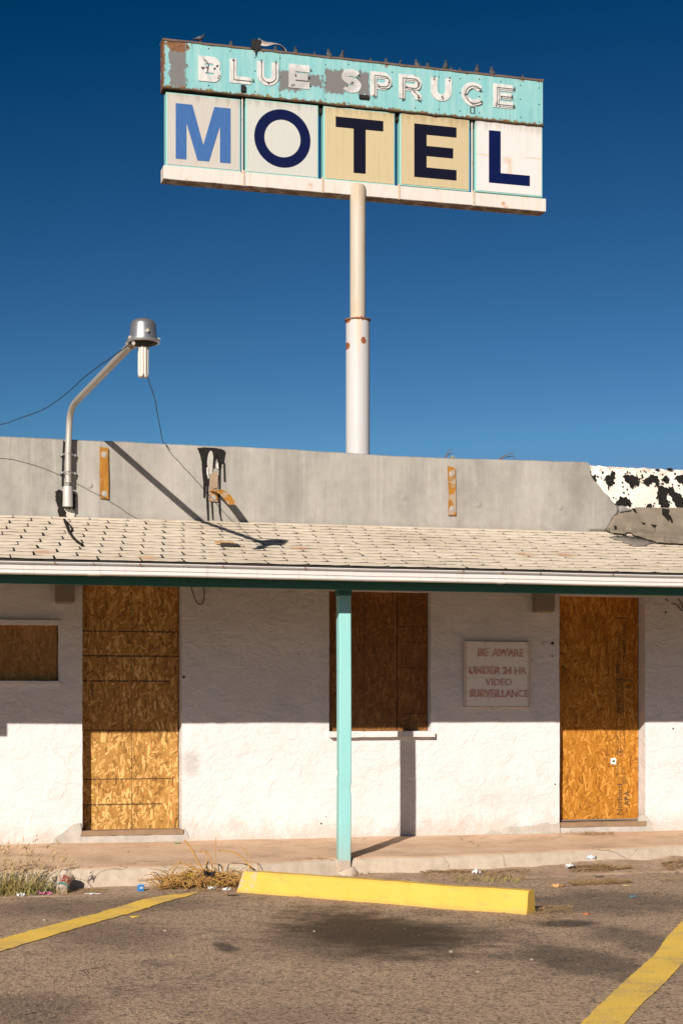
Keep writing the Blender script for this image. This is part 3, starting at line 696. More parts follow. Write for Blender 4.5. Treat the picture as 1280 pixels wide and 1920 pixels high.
# bare plaster patches at the door corners
def patch(px_pts, Y, th, mat, name='bare_plaster_patch', parent=B, step=.02, amp=.01, seed=1):
    bm = bmesh.new(); q = [W(px, py, Y) for px, py in px_pts]
    plate(bm, rough_outline([(v.x, v.z) for v in q], step, amp, seed), Y, th); return ob(name, bm, mat, parent)
patch([(96, 1582), (104, 1570), (118, 1562), (128, 1553), (140, 1545), (152.5, 1543), (152.5, 1582)], -.016, .02, MPL, seed=4)
patch([(345, 1580), (345, 1552), (350, 1558), (354, 1570), (362, 1576), (372, 1580)], -.016, .02, MPL, seed=5)
patch([(935, 1566), (945, 1552), (985, 1549), (1010, 1546), (1025, 1541), (1036, 1546), (1049, 1545), (1049, 1566)], -.016, .02, MPL, seed=6)
patch([(1211, 1562), (1196, 1540), (1196, 1532), (1204, 1527), (1213, 1532), (1220, 1542), (1226, 1560), (1226, 1564)], -.016, .02, MPL, seed=7)
patch([(905, 1566), (920, 1556), (936, 1558), (936, 1568)], -.015, .02, MPL, seed=9)

# roof deck + shingles
RF = None
bm = bmesh.new()
prof = [(EY + .02, EZ - .012), (PY + .12, ZP + .12 * SLP - .012), (PY + .12, ZP - .10), (EY + .02, EZ - .10)]
f0 = [bm.verts.new((XL - .2, y, z)) for y, z in prof]; f1 = [bm.verts.new((XR + .2, y, z)) for y, z in prof]
bm.faces.new(f0); bm.faces.new(f1[::-1])
for i in range(4): bm.faces.new((f0[i], f1[i], f1[(i + 1) % 4], f0[(i + 1) % 4]))
RF = ob('overhang_roof', bm, MDECK, B)
NROW = 14; SLEN = sqrt((PY - EY + .03) ** 2 + ((PY - EY + .03) * SLP) ** 2); EXPO = SLEN / NROW; ang = atan(SLP); TAB = .305
def tab_mesh(seed, wd=TAB - .014):
    rnd = random.Random(seed); bm = bmesh.new(); L = EXPO - .002
    pts = []
    n = 7
    for i in range(n): pts.append((-wd / 2 + wd * i / (n - 1), rnd.uniform(-.0025, .0025)))
    if rnd.random() < .5: pts[0] = (pts[0][0] + rnd.uniform(0, .006), pts[0][1] + rnd.uniform(0, .008))
    if rnd.random() < .5: pts[-1] = (pts[-1][0] - rnd.uniform(0, .006), pts[-1][1] + rnd.uniform(0, .008))
    lift = [rnd.uniform(0, .004) for _ in pts]
    t = [bm.verts.new((x, y, .0106 + l)) for (x, y), l in zip(pts, lift)] + [bm.verts.new((wd / 2, L, .0045)), bm.verts.new((-wd / 2, L, .0045))]
    b_ = [bm.verts.new((x, y + .001, .0046 + l)) for (x, y), l in zip(pts, lift)] + [bm.verts.new((wd / 2, L, .001)), bm.verts.new((-wd / 2, L, .001))]
    k = len(t); bm.faces.new(t); bm.faces.new(b_[::-1])
    for i in range(k): bm.faces.new((t[i], b_[i], b_[(i + 1) % k], t[(i + 1) % k]))
    bmesh.ops.recalc_face_normals(bm, faces=bm.faces)
    me = bpy.data.meshes.new('shingle'); bm.to_mesh(me); bm.free(); me.materials.append(MSH); return me
TM = [tab_mesh(i) for i in range(9)]
cells = []
vd = Vector((0, cos(ang), sin(ang))); eave = Vector((0, EY - .03, EZ - .03 * SLP))
x_start = W(20.5, 1046, EY - .02).x
missing = W(428, 1029, 0)
rs = random.Random(3); far_bm = bmesh.new(); n_sh = 0
pm = PL(432, 1028, (0, EY, EZ), Vector((0, -SLP, 1)))
for r in range(NROW):
    y0 = eave + vd * (EXPO * r)
    x0 = x_start + r * (TAB / 2 + .0215) - 40 * TAB
    lo, hi = W(-60, 1322, y0.y).x, W(1340, 1322, y0.y).x
    for i in range(90):
        cx = x0 + TAB * (i + .5)
        if cx < XL or cx > XR: continue
        m_ = Matrix.Translation((cx + rs.uniform(-.0025, .0025), y0.y, y0.z)) @ Matrix.Rotation(ang, 4, 'X') @ Matrix.Rotation(rs.uniform(-.006, .006), 4, 'Z')
        me = rs.choice(TM)
        if lo < cx < hi and n_sh < 300:
            o = bpy.data.objects.new('shingle', me); COL.objects.link(o); o.parent = RF; o.matrix_local = m_; n_sh += 1
        else:
            t_ = bmesh.new(); t_.from_mesh(me); t_.transform(m_); m2 = bpy.data.meshes.new('t'); t_.to_mesh(m2); t_.free(); far_bm.from_mesh(m2); bpy.data.meshes.remove(m2)
tag(ob('outer_shingles', far_bm, MSH, RF, recalc=False), kind='stuff')
# loose torn tab, curled up
bm = bmesh.new()
q = PL(431, 1028, (0, EY, EZ), Vector((0, -SLP, 1)))
plate(bm, rough_outline([(-.085, 0), (.085, 0), (.065, .035), (-.06, .04)], .012, .005, 3), 0, .004)
bm.transform(Matrix.Translation((q.x, q.y, q.z + .022)) @ Matrix.Rotation(ang - pi / 2 + .35, 4, 'X')); ob('torn_shingle', bm, plain('dark_torn_felt', (.05, .04, .03), .9, .3), RF)
bm = bmesh.new(); plate(bm, rough_outline([(-.09, 0), (.07, -.004), (.06, .035), (-.08, .045)], .012, .006, 6), 0, .003)
bm.transform(Matrix.Translation((q.x - .02, q.y + .05, q.z + .042)) @ Matrix.Rotation(ang - pi / 2 + .25, 4, 'X')); ob('torn_shingle', bm, plain('orange_stained_felt', (.45, .27, .12), .9, .3), RF)

boxo('drip_edge', XL - .2, XR + .2, EY - .018, EY - .004, EZ - .075, EZ - .006, MDK, B)
ZF = W(640, 1105.5, EY + .055).z
boxo('fascia_board', XL - .2, XR + .2, EY + .055, EY + .077, ZF, EZ - .015, MFA, B, .003)
# sloped ceiling ribs behind the fascia
# gutter: long moulded profile
GT, GB = W(640, 1065, EY - .10).z, W(640, 1087.5, EY - .10).z; h = GT - GB
prof = [(-.075, 0), (-.086, .004), (-.09, .012), (-.086, .020), (-.078, .024), (-.070, .027), (-.070, .031), (-.081, .036), (-.0835, .070 * h / .1), (-.070, .074 * h / .1), (-.070, .081 * h / .1), (-.083, .086 * h / .1), (-.095, .087 * h / .1), (-.102, .095 * h / .1), (-.100, h), (-.088, h), (-.086, h - .008), (-.07, h - .012), (-.066, .012), (-.03, .008), (-.03, 0)]
prof = [(y + .0, z) for y, z in prof]
GX = [XL - .25, W(175, 1065, EY - .1).x, W(945, 1085, EY - .1).x, XR + .25]
def gutter_seg(x0, x1, name, off=0.0):
    bm = bmesh.new(); n = max(2, int((x1 - x0) / .08)); rings = []
    for i in range(n + 1):
        x = x0 + (x1 - x0) * i / n; dz = .0035 * fb(x * .8, 3, off, 3); dy = .003 * fb(x * 1.1, 8, off, 3)
        rings.append([bm.verts.new((x, EY - .005 + y + dy - (off if y < -.06 else 0), GB + z + dz - (off if z < .01 else 0))) for y, z in prof])
    k = len(prof)
    for a, b in zip(rings, rings[1:]):
        for j in range(k): bm.faces.new((a[j], a[(j + 1) % k], b[(j + 1) % k], b[j]))
    bm.faces.new(rings[0]); bm.faces.new(rings[-1][::-1])
    return ob(name, bm, MG, GU, 35)
GU = None
GU = gutter_seg(GX[0], GX[1] - .002, 'gutter'); GU.parent = B
gutter_seg(GX[1] + .002, GX[2] - .002, 'gutter_length'); gutter_seg(GX[2] + .002, GX[3], 'gutter_length')
gutter_seg(GX[1] - .035, GX[1] + .05, 'gutter_joint', .0025); gutter_seg(GX[2] - .05, GX[2] + .012, 'gutter_joint', .0025)
sc_me = None
for px, py in ((103, 1057), (175, 1058), (263, 1061), (418, 1065), (572, 1067), (868, 1075), (941, 1076.5), (1012, 1078.5), (1148, 1082)):
    p = W(px, py, EY - .1)
    if sc_me is None:
        bm = bmesh.new(); lathe(bm, [(.007, 0), (.007, .004), (.004, .006)], 8); bm.transform(Matrix.Rotation(pi / 2, 4, 'X')); o = ob('gutter_screw', bm, MRUST, GU); sc_me = o.data
    else: o = link('gutter_screw', sc_me, None, GU)
    o.location = (p.x, EY - .1045, GB + h * .915)
# downspout drop outlet left of the view, its shadow reaches the wall
p = W(3, 1368, 0); cx = p.x - KX * 1.95
bm = bmesh.new(); box(bm, cx - .16, cx + .02, EY - .075, EY - .01, GB - .11, GB + .003, .008); ob('downspout_outlet', bm, MG, B, 40)

# parapet
TOPL = [(W(px, py, PY).x, W(px, py, PY).z) for px, py in ((-200, 812), (0, 820), (130, 826), (210, 829.5), (340, 836), (450, 840), (560, 845.5), (650, 851), (720, 856), (850, 861.5), (1000, 865), (1100, 868.5), (1110, 873), (1200, 877.5), (1280, 881), (1500, 891))]
def ptop(x):
    return interp(x, TOPL) + .004 * fb(x * 3, 2, 1, 3) + (.008 * fb(x * 14, 4, 1, 4) if x > W(1108, 870, PY).x else 0)
BOTZ = ZP - .08
def slab(name, xs, topf, botf, Y, th, mat, amp, rows=10):
    bm = bmesh.new(); A, Bk = [], []
    for x in xs:
        zt, zb = topf(x), botf(x); ca = []
        for j in range(rows + 1):
            z = zb + (zt - zb) * j / rows; d = amp * (fb(x * 1.3, z * 1.3, 4, 3) + .4 * fb(x * 6, z * 6, 2, 3))
            rd = .012 if j == rows else 0
            ca.append(bm.verts.new((x, Y - d + rd, z)))
        ca.append(bm.verts.new((x, Y + th - .02, zt + .004))); ca.append(bm.verts.new((x, Y + th, zb))); A.append(ca)
    k = len(A[0])
    for a, b in zip(A, A[1:]):
        for j in range(k - 1): bm.faces.new((a[j], b[j], b[j + 1], a[j + 1]))
        bm.faces.new((a[k - 1], b[k - 1], b[0], a[0]))
    bm.faces.new(A[0][::-1]); bm.faces.new(A[-1])
    return ob(name, bm, mat, B, 45)
def frange(a, b, s):
    o = [];
    while a < b: o.append(a); a += s
    return o + [b]
slab('parapet', frange(XL, XR, .04), lambda x: ptop(x) - (.012 if x < W(1106, 870, PY).x else 0), lambda x: BOTZ, PY, .24, MWP, .004)
# grey membrane over the parapet face, torn at its right end
tear = [(1103.5, 869), (1104, 874), (1105, 880), (1107, 889), (1109.5, 896), (1117, 905), (1123, 911), (1131.5, 922.5), (1142, 932), (1146, 939), (1152, 944), (1158, 948), (1160, 958), (1156, 964), (1148, 968), (1146.5, 976), (1140, 985), (1134, 993)]
TQ = [W(px, py, PY - .016) for px, py in tear]
def tear_x(z):
    z_ = [(q.z, q.x) for q in TQ][::-1]; return interp(z, z_) + .004 * fb(z * 30, 1, 1, 3)
bm = bmesh.new(); xs = frange(XL, TQ[0].x, .04); rows = 26
cols = []
NC = len(xs) + 12
zbm = W(1134, 994, PY - .016).z
for i in range(NC):
    col_ = []
    for j in range(rows + 1):
        t = j / rows
        if i < len(xs): x = xs[i]; zt = ptop(x); zb = ZP - .03; z = zb + (zt - zb) * t
        else:
            zt = ptop(TQ[0].x); z = zbm + (zt - zbm) * t; z = min(z, TQ[0].z) if j == rows else z
            x = TQ[0].x - .04 + (tear_x(z) - (TQ[0].x - .04)) * (i - len(xs) + 1) / 12
        d = .006 * fb(x * 1.2, z * 1.2, 4, 3) + .0035 * fb(x * 5, z * 5, 2, 3)
        col_.append(bm.verts.new((x, PY - .014 - d - (.010 * (1 - t) ** 6), z)))
    if i < len(xs):
        col_.append(bm.verts.new((xs[i], PY + .004, zt + .010))); col_.append(bm.verts.new((xs[i], PY + .2, zt + .012)))
    else:
        col_.append(bm.verts.new((col_[-1].co.x, PY + .004, ptop(TQ[0].x) + .008))); col_.append(bm.verts.new((col_[-2].co.x - .02, PY + .2, ptop(TQ[0].x) + .008)))
    cols.append(col_)
for a, b in zip(cols, cols[1:]):
    for j in range(len(a) - 1):
        try: bm.faces.new((a[j], b[j], b[j + 1], a[j + 1]))
        except ValueError: pass
bmesh.ops.recalc_face_normals(bm, faces=bm.faces)
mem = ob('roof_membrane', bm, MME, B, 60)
sol = mem.modifiers.new('th', 'SOLIDIFY'); sol.thickness = .009; sol.offset = -1
# nail washers under the membrane
wm = None
for px, py in ((168, 909), (756, 933), (897, 946), (1050, 950)):
    p = W(px, py, PY - .02)
    if wm is None:
        bm = bmesh.new(); lathe(bm, [(.026, 0), (.020, .0022), (.009, .004), (.002, .0042)], 14); bm.transform(Matrix.Rotation(pi / 2, 4, 'X')); o = ob('nail_washer', bm, MME, B, 60); wm = o.data
    else: o = link('nail_washer', wm, None, B)
    o.location = (p.x, PY - .018, p.z)

# brown flashing sheet, torn, on the right
fl = [(1134, 994), (1141, 985), (1147, 975), (1149, 968.5), (1157, 964), (1166, 957), (1176, 957), (1184, 956), (1190, 951), (1235, 951.5), (1300, 952.5), (1420, 957), (1420, 1030), (1290, 1019), (1262, 1017.5), (1231, 1016), (1218, 1011), (1207, 1008), (1196, 1004), (1186, 1001.5), (1181, 997.5), (1177, 996.5), (1171, 1000), (1160, 999), (1148, 997.5)]
def on_face_or_roof(px, py, off):
    a = W(px, py, PY - off); zr = ZP + (a.y - PY) * SLP
    if a.z > zr + off: return a
    return PL(px, py, (0, EY, EZ + off + .012), Vector((0, -SLP, 1)))
def px_outline(pts, step=3.0, amp=1.0, seed=0):
    return [(p.x, p.y) for p in rough_outline(pts, step, amp, seed)]
def drape(name, pts, off, th, mat, seed, parent=B, step=3.0, amp=.9):
    pts = px_outline(pts, step, amp, seed); bm = bmesh.new()
    vs = [bm.verts.new((px, 0, -py)) for px, py in pts]; f = bm.faces.new(vs); f.normal_update(); bmesh.ops.triangulate(bm, faces=[f])
    for k in range(2):
        bmesh.ops.subdivide_edges(bm, edges=[e for e in bm.edges if e.calc_length() > 9], cuts=1)
        bmesh.ops.triangulate(bm, faces=bm.faces[:])
    for v in bm.verts:
        px, py = v.co.x, -v.co.z; p = on_face_or_roof(px, py, off); d = .004 * fb(p.x * 5, p.z * 5 + p.y * 5, seed, 3)
        v.co = p + Vector((0, -d, d * .6))
    for f in bm.faces:
        f.normal_update()
        if f.normal.y > 0: f.normal_flip()
    o = ob(name, bm, mat, parent, 60, recalc=False)
    s = o.modifiers.new('th', 'SOLIDIFY'); s.thickness = th; s.offset = -1; return o
drape('flashing_sheet', fl, .020, .006, MFL, 3)
drape('flashing_scrap', [(1141, 1007), (1152, 1004.5), (1167, 1004), (1188, 1006.5), (1208, 1009.5), (1231, 1015.6), (1216, 1020), (1205, 1022.6), (1188, 1024), (1173, 1018), (1158, 1012.5)], .006, .005, plain('grey_brown_felt', (.20, .175, .145), .95, .15, 9, .5), 5)
drape('membrane_flap', [(1158, 949), (1165, 948), (1175, 952), (1184, 955), (1181, 957.5), (1170, 958.5), (1161, 960.5)], .034, .006, MME, 8)

# tar blotches on the white plaster
def tar(pts, Y=PY - .012, th=.016, seed=1, amp=2.6, name='tar_patch', mat=MTAR):
    o_ = px_outline(pts, 2.2 if amp > 1 else 1.3, amp * 1.25, seed); bm = bmesh.new()
    plate(bm, [(W(px, py, Y).x, W(px, py, Y).z) for px, py in o_], Y, th); return ob(name, bm, mat, B)
tar([(1105.5, 886), (1110, 892), (1115, 889), (1117.5, 898), (1116, 905), (1110, 899)], seed=1)
tar([(1131, 897), (1138, 891), (1145, 892), (1146, 885), (1152, 884), (1152, 897), (1149, 898), (1148, 911), (1141, 910), (1136, 902)], seed=2)
tar([(1139.5, 911), (1141.5, 911), (1141, 918), (1139.5, 918)], seed=12, amp=.5)
tar([(1167, 893), (1175, 890), (1188, 892), (1194, 892), (1197, 902), (1196, 911), (1188, 910), (1184, 916), (1180, 908), (1173, 903)], seed=3)
tar([(1203, 900), (1210, 897), (1216, 893), (1222, 890), (1231, 892), (1235, 900), (1235, 911), (1230, 911), (1227, 904), (1217, 906), (1214, 911), (1207, 905)], seed=4)
tar([(1242, 897), (1248, 891), (1254, 897), (1250, 906), (1244, 903)], seed=5)
tar([(1263, 898), (1270, 891), (1282, 889), (1295, 894), (1300, 905), (1282, 909), (1270, 903)], seed=6)
tar([(1233, 912), (1240, 910), (1251, 915), (1251, 925), (1249, 933), (1254, 944), (1252, 951), (1238, 951), (1234, 938), (1232, 922)], seed=7)
tar([(1252, 912), (1260, 911), (1264, 922), (1275, 927), (1283, 938), (1290, 951), (1268, 951), (1262, 940), (1254, 925)], seed=8)
tar([(1155, 942), (1163, 930), (1169, 933), (1173, 931), (1180, 936), (1182, 949), (1172, 948), (1160, 950), (1151, 946)], seed=9)
tar([(1211, 951), (1214, 945), (1220, 944), (1222, 951)], seed=10, amp=.8)
for i, pts in enumerate(([(1241, 953), (1254, 955), (1252, 962), (1256, 968), (1252, 976), (1245, 968), (1241, 964)], [(1256, 966), (1261, 978), (1258, 979), (1254, 970)], [(1220, 983), (1230, 984), (1238, 991), (1234, 992), (1224, 987)], [(1245, 984), (1252, 989), (1250, 992)], [(1202, 979), (1209, 980), (1207, 983)], [(1151, 985), (1155, 986), (1155, 992), (1152, 993)])):
    bm = bmesh.new(); o_ = px_outline(pts, 2, .7, i + 20)
    plate(bm, [(W(px, py, PY - .035).x, W(px, py, PY - .035).z) for px, py in o_], PY - .035, .008); ob('tar_smear', bm, MTAR, B)
tar([(1184, 952.5), (1188, 953), (1193, 958), (1191, 959.5)], Y=PY - .046, seed=31, amp=.4)
tar([(1250, 877.8), (1256, 877), (1262, 879.5), (1258, 882), (1252, 880.5)], Y=PY - .014, seed=33, amp=.7); tar([(1228, 880), (1236, 879), (1234, 882.5)], Y=PY - .014, seed=34, amp=.5)
rt = random.Random(8); bm = bmesh.new()
for cx_, cy_, rx_s, ry_s, nn in ((1142, 897, 13, 13, 22), (1182, 902, 18, 14, 26), (1219, 900, 20, 12, 26), (1246, 898, 8, 9, 8), (1243, 930, 13, 22, 18), (1266, 932, 16, 20, 18), (1167, 938, 17, 12, 24), (1111, 893, 7, 10, 8), (1216, 947, 10, 6, 14), (1240, 884, 35, 4, 14)):
    for _ in range(int(nn * .55)):
        an = rt.uniform(0, 2 * pi); q = rt.uniform(.75, 1.35); px, py = cx_ + cos(an) * rx_s * q, cy_ + sin(an) * ry_s * q; r = rt.uniform(.4, 1.7)
        if py > 950 or px < 1112 and py > 890: continue
        plate(bm, [(W(px + r * cos(a_) * rt.uniform(.6, 1.4), py + r * sin(a_) * rt.uniform(.6, 1.4), PY - .012).x, W(px, py + r * sin(a_) * rt.uniform(.6, 1.4), PY - .012).z) for a_ in (0, 1.05, 2.1, 3.14, 4.2, 5.25)], PY - .012, .014)
tag(ob('tar_specks', bm, MTAR, B), kind='stuff')
# tar run beside the broken strip
TY = PY - .036; MSCAR = plain('flaking_white_scar', (.50, .48, .45), .9, .15)
tar([(371, 840), (385, 838.5), (405, 840), (415, 842), (422, 845), (420.5, 854), (418.5, 866), (414, 868), (413.5, 876), (410.5, 880), (409, 866), (407, 853), (403, 862), (401.5, 876), (399, 876), (400.5, 856), (398, 845), (394, 844), (390, 850), (387.5, 864), (388.5, 876), (391, 890), (391.5, 903), (389.5, 912), (389.8, 935), (391.5, 975), (389.5, 976), (387.5, 935), (388, 908), (385, 908), (384, 932), (382, 932), (382, 905), (380, 885), (379, 865), (376, 852)], Y=TY, th=.03, seed=41, amp=.35)
tar([(411.2, 868), (412.8, 868), (412.5, 900), (412.2, 940), (414, 968), (417, 977), (414.5, 976), (411, 960), (410.6, 930)], Y=TY, th=.03, seed=42, amp=.2)
tar([(419.5, 866), (420.8, 866), (422, 902), (420.6, 902)], Y=TY, th=.03, seed=43, amp=.2)
tar([(396.5, 940), (397.8, 940), (400, 974), (398.5, 974)], Y=TY, th=.03, seed=44, amp=.2)
tar([(393, 842), (398, 846), (400, 852), (399.5, 872), (398, 888), (393, 890), (389.5, 876), (388.2, 866), (390.5, 852)], Y=TY + .006, th=.02, seed=45, amp=.3, name='white_paint_scar', mat=plain('chalky_white_scar', (.40, .375, .34), .9, .15))
tar([(387.3, 877), (390, 876), (391, 884), (392, 897), (390.5, 898), (388, 888)], Y=TY - .006, th=.02, seed=46, amp=.2, name='white_paint_scar', mat=MSCAR)
tar([(408, 868), (411, 866), (411.5, 880), (407, 878), (404.5, 872)], Y=TY + .004, th=.02, seed=47, amp=.2, name='white_paint_scar', mat=MSCAR)
tar([(393, 886), (403, 884), (409, 890), (408, 914), (402, 916), (393, 925)], Y=TY + .008, th=.02, seed=48, amp=.4, name='weathered_wood_scar', mat=plain('stained_bare_wood', (.30, .22, .15), .9, .35, 20, .4))
# tar around the lamp socket
tar([(105, 921), (112, 918), (118, 921), (119, 940), (118, 952), (125, 962), (126, 972), (120, 976), (112, 970), (109, 958), (108, 946), (104.5, 938)], Y=TY, th=.03, seed=51, amp=1.9)
tar([(137, 922), (142, 928), (142, 952), (138, 956), (134, 950)], Y=TY, th=.03, seed=52, amp=1.8)
tar([(118, 944), (137, 944), (138, 950), (131, 955), (122, 952)], Y=TY, th=.03, seed=53, amp=.6)
tar([(121, 954), (134, 952), (141, 960), (140, 970), (128, 973), (122, 966)], Y=TY + .003, th=.026, seed=54, amp=.6, name='mortar_patch', mat=MPL)
bm = bmesh.new()
rn = Vector((0, -SLP, 1)).normalized()
def rp(px, py, off=.02): return PL(px, py, Vector((0, EY, EZ)) + rn * off, Vector((0, -SLP, 1)))
tube(bm, smooth_path([rp(121, 974), rp(125, 984), rp(128, 992), rp(132, 1000), rp(138, 1008), rp(146, 1016), rp(155, 1022)], 3), [.010 + .005 * abs(nz(i * .7, 2)) for i in range(19)], 6)
tube(bm, smooth_path([rp(122, 975), rp(131, 984), rp(135, 990), rp(134, 996), rp(128, 997)], 3), .007, 6)
ob('tar_trickle', bm, MTAR, B)

# yellow board strips on the parapet
MPLG = plain('grey_cement_plug', (.33, .30, .26), .9, .3, 60, .5)
MY1 = mat_strip('varnished_strip_wood', 0); MY2 = mat_strip('weathered_strip_wood', .13)
def strip(pts, caps, mat, label):
    q = [W(px, py, PY - .034) for px, py in pts]; bm = bmesh.new()
    plate(bm, rough_outline([(v.x, v.z) for v in q], .05, .003, 2), PY - .034, .022); o = ob('wood_strip', bm, mat, B); o['label'] = label
    for px, py in caps:
        bm = bmesh.new(); p = W(px, py, PY - .04)
        lathe(bm, [(.024, 0), (.021, .003), (.012, .005), (.003, .005)], 12)
        for v in bm.verts: v.co *= 1 + .1 * nz(v.co.x * 60, v.co.y * 60, px)
        bm.transform(Matrix.Translation((p.x, PY - .034, p.z)) @ Matrix.Scale(1.15, 4, (0, 0, 1)) @ Matrix.Rotation(pi / 2, 4, 'X')); ob('cement_plug', bm, MPLG, o, 60)
    return o
strip([(187.5, 838), (203.5, 840), (204, 935.5), (188.5, 934)], ((195.8, 852), (196.5, 926)), MY1, 'orange wood strip right of the lamp pole')
strip([(839.5, 874), (853, 877), (854, 920), (855, 966), (841, 966), (842, 920)], ((846.5, 889), (847.5, 954)), MY2, 'weathered orange wood strip on right half of parapet')
o = strip([(393, 921), (408, 923), (408, 941), (394, 940)], ((401, 934),), MY2, 'stump of a broken wood strip under the tar run')
# peeled end that bends out from the wall
a = W(398, 922, PY - .03); tip = W(436, 946, -.42)
bm = bmesh.new(); n = 9; rg = []
for i in range(n):
    t = i / (n - 1); p = a.lerp(tip, t) + Vector((0, 0, .05 * sin(pi * t) * (1 - .3 * t)))
    w_ = .034; x_ = Vector((1, -.25, 0)).normalized()
    rg.append([bm.verts.new(p - x_ * w_ + Vector((0, 0, .0))), bm.verts.new(p + x_ * w_), bm.verts.new(p + x_ * w_ + Vector((0, .004, .012))), bm.verts.new(p - x_ * w_ + Vector((0, .004, .012)))])
for r0, r1 in zip(rg, rg[1:]):
    for j in range(4): bm.faces.new((r0[j], r0[(j + 1) % 4], r1[(j + 1) % 4], r1[j]))
bm.faces.new(rg[0]); bm.faces.new(rg[-1][::-1]); ob('peeled_strip', bm, MY2, B, 30)['label'] = 'broken strip end bending out from the parapet'

# post
bm = bmesh.new(); p0, p1 = W(635.5, 1400, -1.6).x, W(658, 1400, -1.6).x; zb = W(646, 1633, -1.6).z
hw = (p1 - p0) / 2; cx = (p0 + p1) / 2; n = 70; rg = []
for i in range(n + 1):
    z = zb + (EZ - .03 - zb) * i / n; bow = .004 * sin(z * 1.6); ring = []
    for sx_, sy_ in ((-1, -1), (1, -1), (1, 1), (-1, 1)):
        for (ax, ay) in (((-sx_ * .006, 0), (0, -sy_ * .006)) if sx_ * sy_ < 0 else ((0, -sy_ * .006), (-sx_ * .006, 0))):
            chip = max(0, nz(z * 9, sx_ * 3, sy_ * 5) - .45) * .025
            ring.append(bm.verts.new((cx + sx_ * (hw - chip) + ax + bow + .001 * nz(z * 20, 1), -1.554 + sy_ * (.046 - chip) + ay, z)))
    rg.append(ring)
for a, b in zip(rg, rg[1:]):
    for j in range(8): bm.faces.new((a[j], a[(j + 1) % 8], b[(j + 1) % 8], b[j]))
bm.faces.new(rg[0][::-1]); bm.faces.new(rg[-1]); POST = ob('canopy_post', bm, MTP, B, 40)
bm = bmesh.new(); lathe(bm, [(.10, -.12), (.09, -.04), (.075, -.015), (.055, .006), (.02, .012)], 14)
for v in bm.verts: v.co += Vector((fb(v.co.x * 14, v.co.y * 14, v.co.z * 14, 3), fb(v.co.y * 14, v.co.x * 14, 3, 3), 0)) * .018
bm.transform(Matrix.Translation((cx + .028, -1.53, zb + .025))); ob('post_footing', bm, MWALK, B, 60)
boxo('post_cap', cx - hw - .006, cx + hw + .006, -1.606, -1.502, W(646, 1117, -1.6).z, EZ + .02, plain('dark_teal_trim', (.05, .17, .16), .6), B, .002)

# small wall details
def wall_light(pxa, pxb, pya, pyb, label):
    a, b = W(pxa, pya, -.10), W(pxb, pyb, -.10); T = thing('wall_light', (0, 0, 0), label, 'wall light', 'boxy lights under the eaves')
    MC = plain('dull_grey_fixture', (.26, .22, .18), .5, .15); x0, x1, z1, z0 = a.x, b.x, a.z, b.z
    T.location = ((x0 + x1) / 2, 0, (z0 + z1) / 2); hx, hz = (x1 - x0) / 2, (z1 - z0) / 2
    boxo('housing', -hx, hx, -.10, -.002, -hz, hz, MC, T, .006); boxo('lens', -hx + .008, hx - .008, -.085, -.012, -hz - .008, -hz + .002, plain('amber_glass', (.30, .24, .17), .2, .1), T, .003)
    boxo('side_cap', hx + .0005, hx + .006, -.09, -.012, -hz + .01, hz - .004, plain('paler_grey', (.34, .30, .26), .5), T, .002)
wall_light(106, 139, 1092, 1130, 'boxy grey light under the eaves, left of left doorway')
wall_light(1005, 1039, 1106, 1147, 'boxy grey light under the eaves, left of right doorway')
p = W(345, 1270, -.012); boxo('bell_push', p.x - .009, p.x + .009, -.016, .004, p.z - .009, p.z + .009, MBLK, B, .003)
bm = bmesh.new(); tube(bm, smooth_path([W(358, 1100, -.012), W(364, 1118, -.02), W(370, 1131, -.024), W(379, 1132, -.022), W(383, 1118, -.02), W(382, 1100, -.014)]), .004, 6)
tag(ob('loose_cable', bm, MWIRE), 'thin cable looping down under the eaves right of left doorway', 'cable')
bm = bmesh.new()
for pts in ([(1260, 1131), (1268, 1134), (1276, 1144), (1280, 1146)], [(1271, 1122), (1277, 1132), (1280, 1141)], [(1246, 1124), (1252, 1127)], [(1246, 1147), (1249, 1148)]):
    tube(bm, [W(px, py, -.012) for px, py in pts], .005, 5)
ob('pen_scrawl', bm, MINK, B)
MHOLE = plain('dark_hole', (.03, .025, .02), .9)
hm = None
for px, py, r in ((1035, 1206, .014), (1035, 1230, .008), (1016, 1205, .006), (1022, 1203, .005), (559, 1227, .005), (1261, 1366, .008), (1247, 1149, .008), (1040, 1470, .006), (602, 1544, .007), (611, 1531, .004)):
    p = W(px, py, -.012)
    if hm is None:
        bm = bmesh.new(); lathe(bm, [(1, 0), (.6, .3), (.1, .35)], 8)
        for v in bm.verts: v.co *= 1 + .25 * nz(v.co.x * 3, v.co.y * 3)
        bm.transform(Matrix.Rotation(pi / 2, 4, 'X')); o = ob('wall_hole', bm, MHOLE, B); hm = o.data
    else: o = link('wall_hole', hm, None, B)
    o.location = (p.x, -.0105, p.z); o.scale = (r, .012, r)

# notice on the wall
a, b = W(869.5, 1202, -.03), W(994.5, 1327, -.03)
N = thing('notice_board', ((a.x + b.x) / 2, 0, (a.z + b.z) / 2), 'square white notice with faded red video surveillance lettering on shaded wall', 'sign')
hw_, hh = (b.x - a.x) / 2, (a.z - b.z) / 2
mN = M('chalky_notice_paint'); pN = mN.obj(); kN = mN.noise(pN, 18, 6, .7)
cN = mN.mix(mN.ss(kN, .5, .75), (.74, .69, .64), (.60, .53, .47)); xN, yN, zN = mN.sep(pN)
eN = mN.ma('MAXIMUM', mN.ma('ABSOLUTE', xN), mN.ma('ABSOLUTE', zN)); cN = mN.mix(mN.mul(mN.ss(mN.ma('ADD', eN, mN.mul(kN, .06)), hh + .01, hh + .03), .7), cN, (.50, .40, .31))
mN.col(cN).bump(kN, .3, .005)
boxo('panel', -hw_ + .012, hw_ - .012, -.022, -.008, -hh + .012, hh - .012, mN.m, N, .001)
bm = bmesh.new()
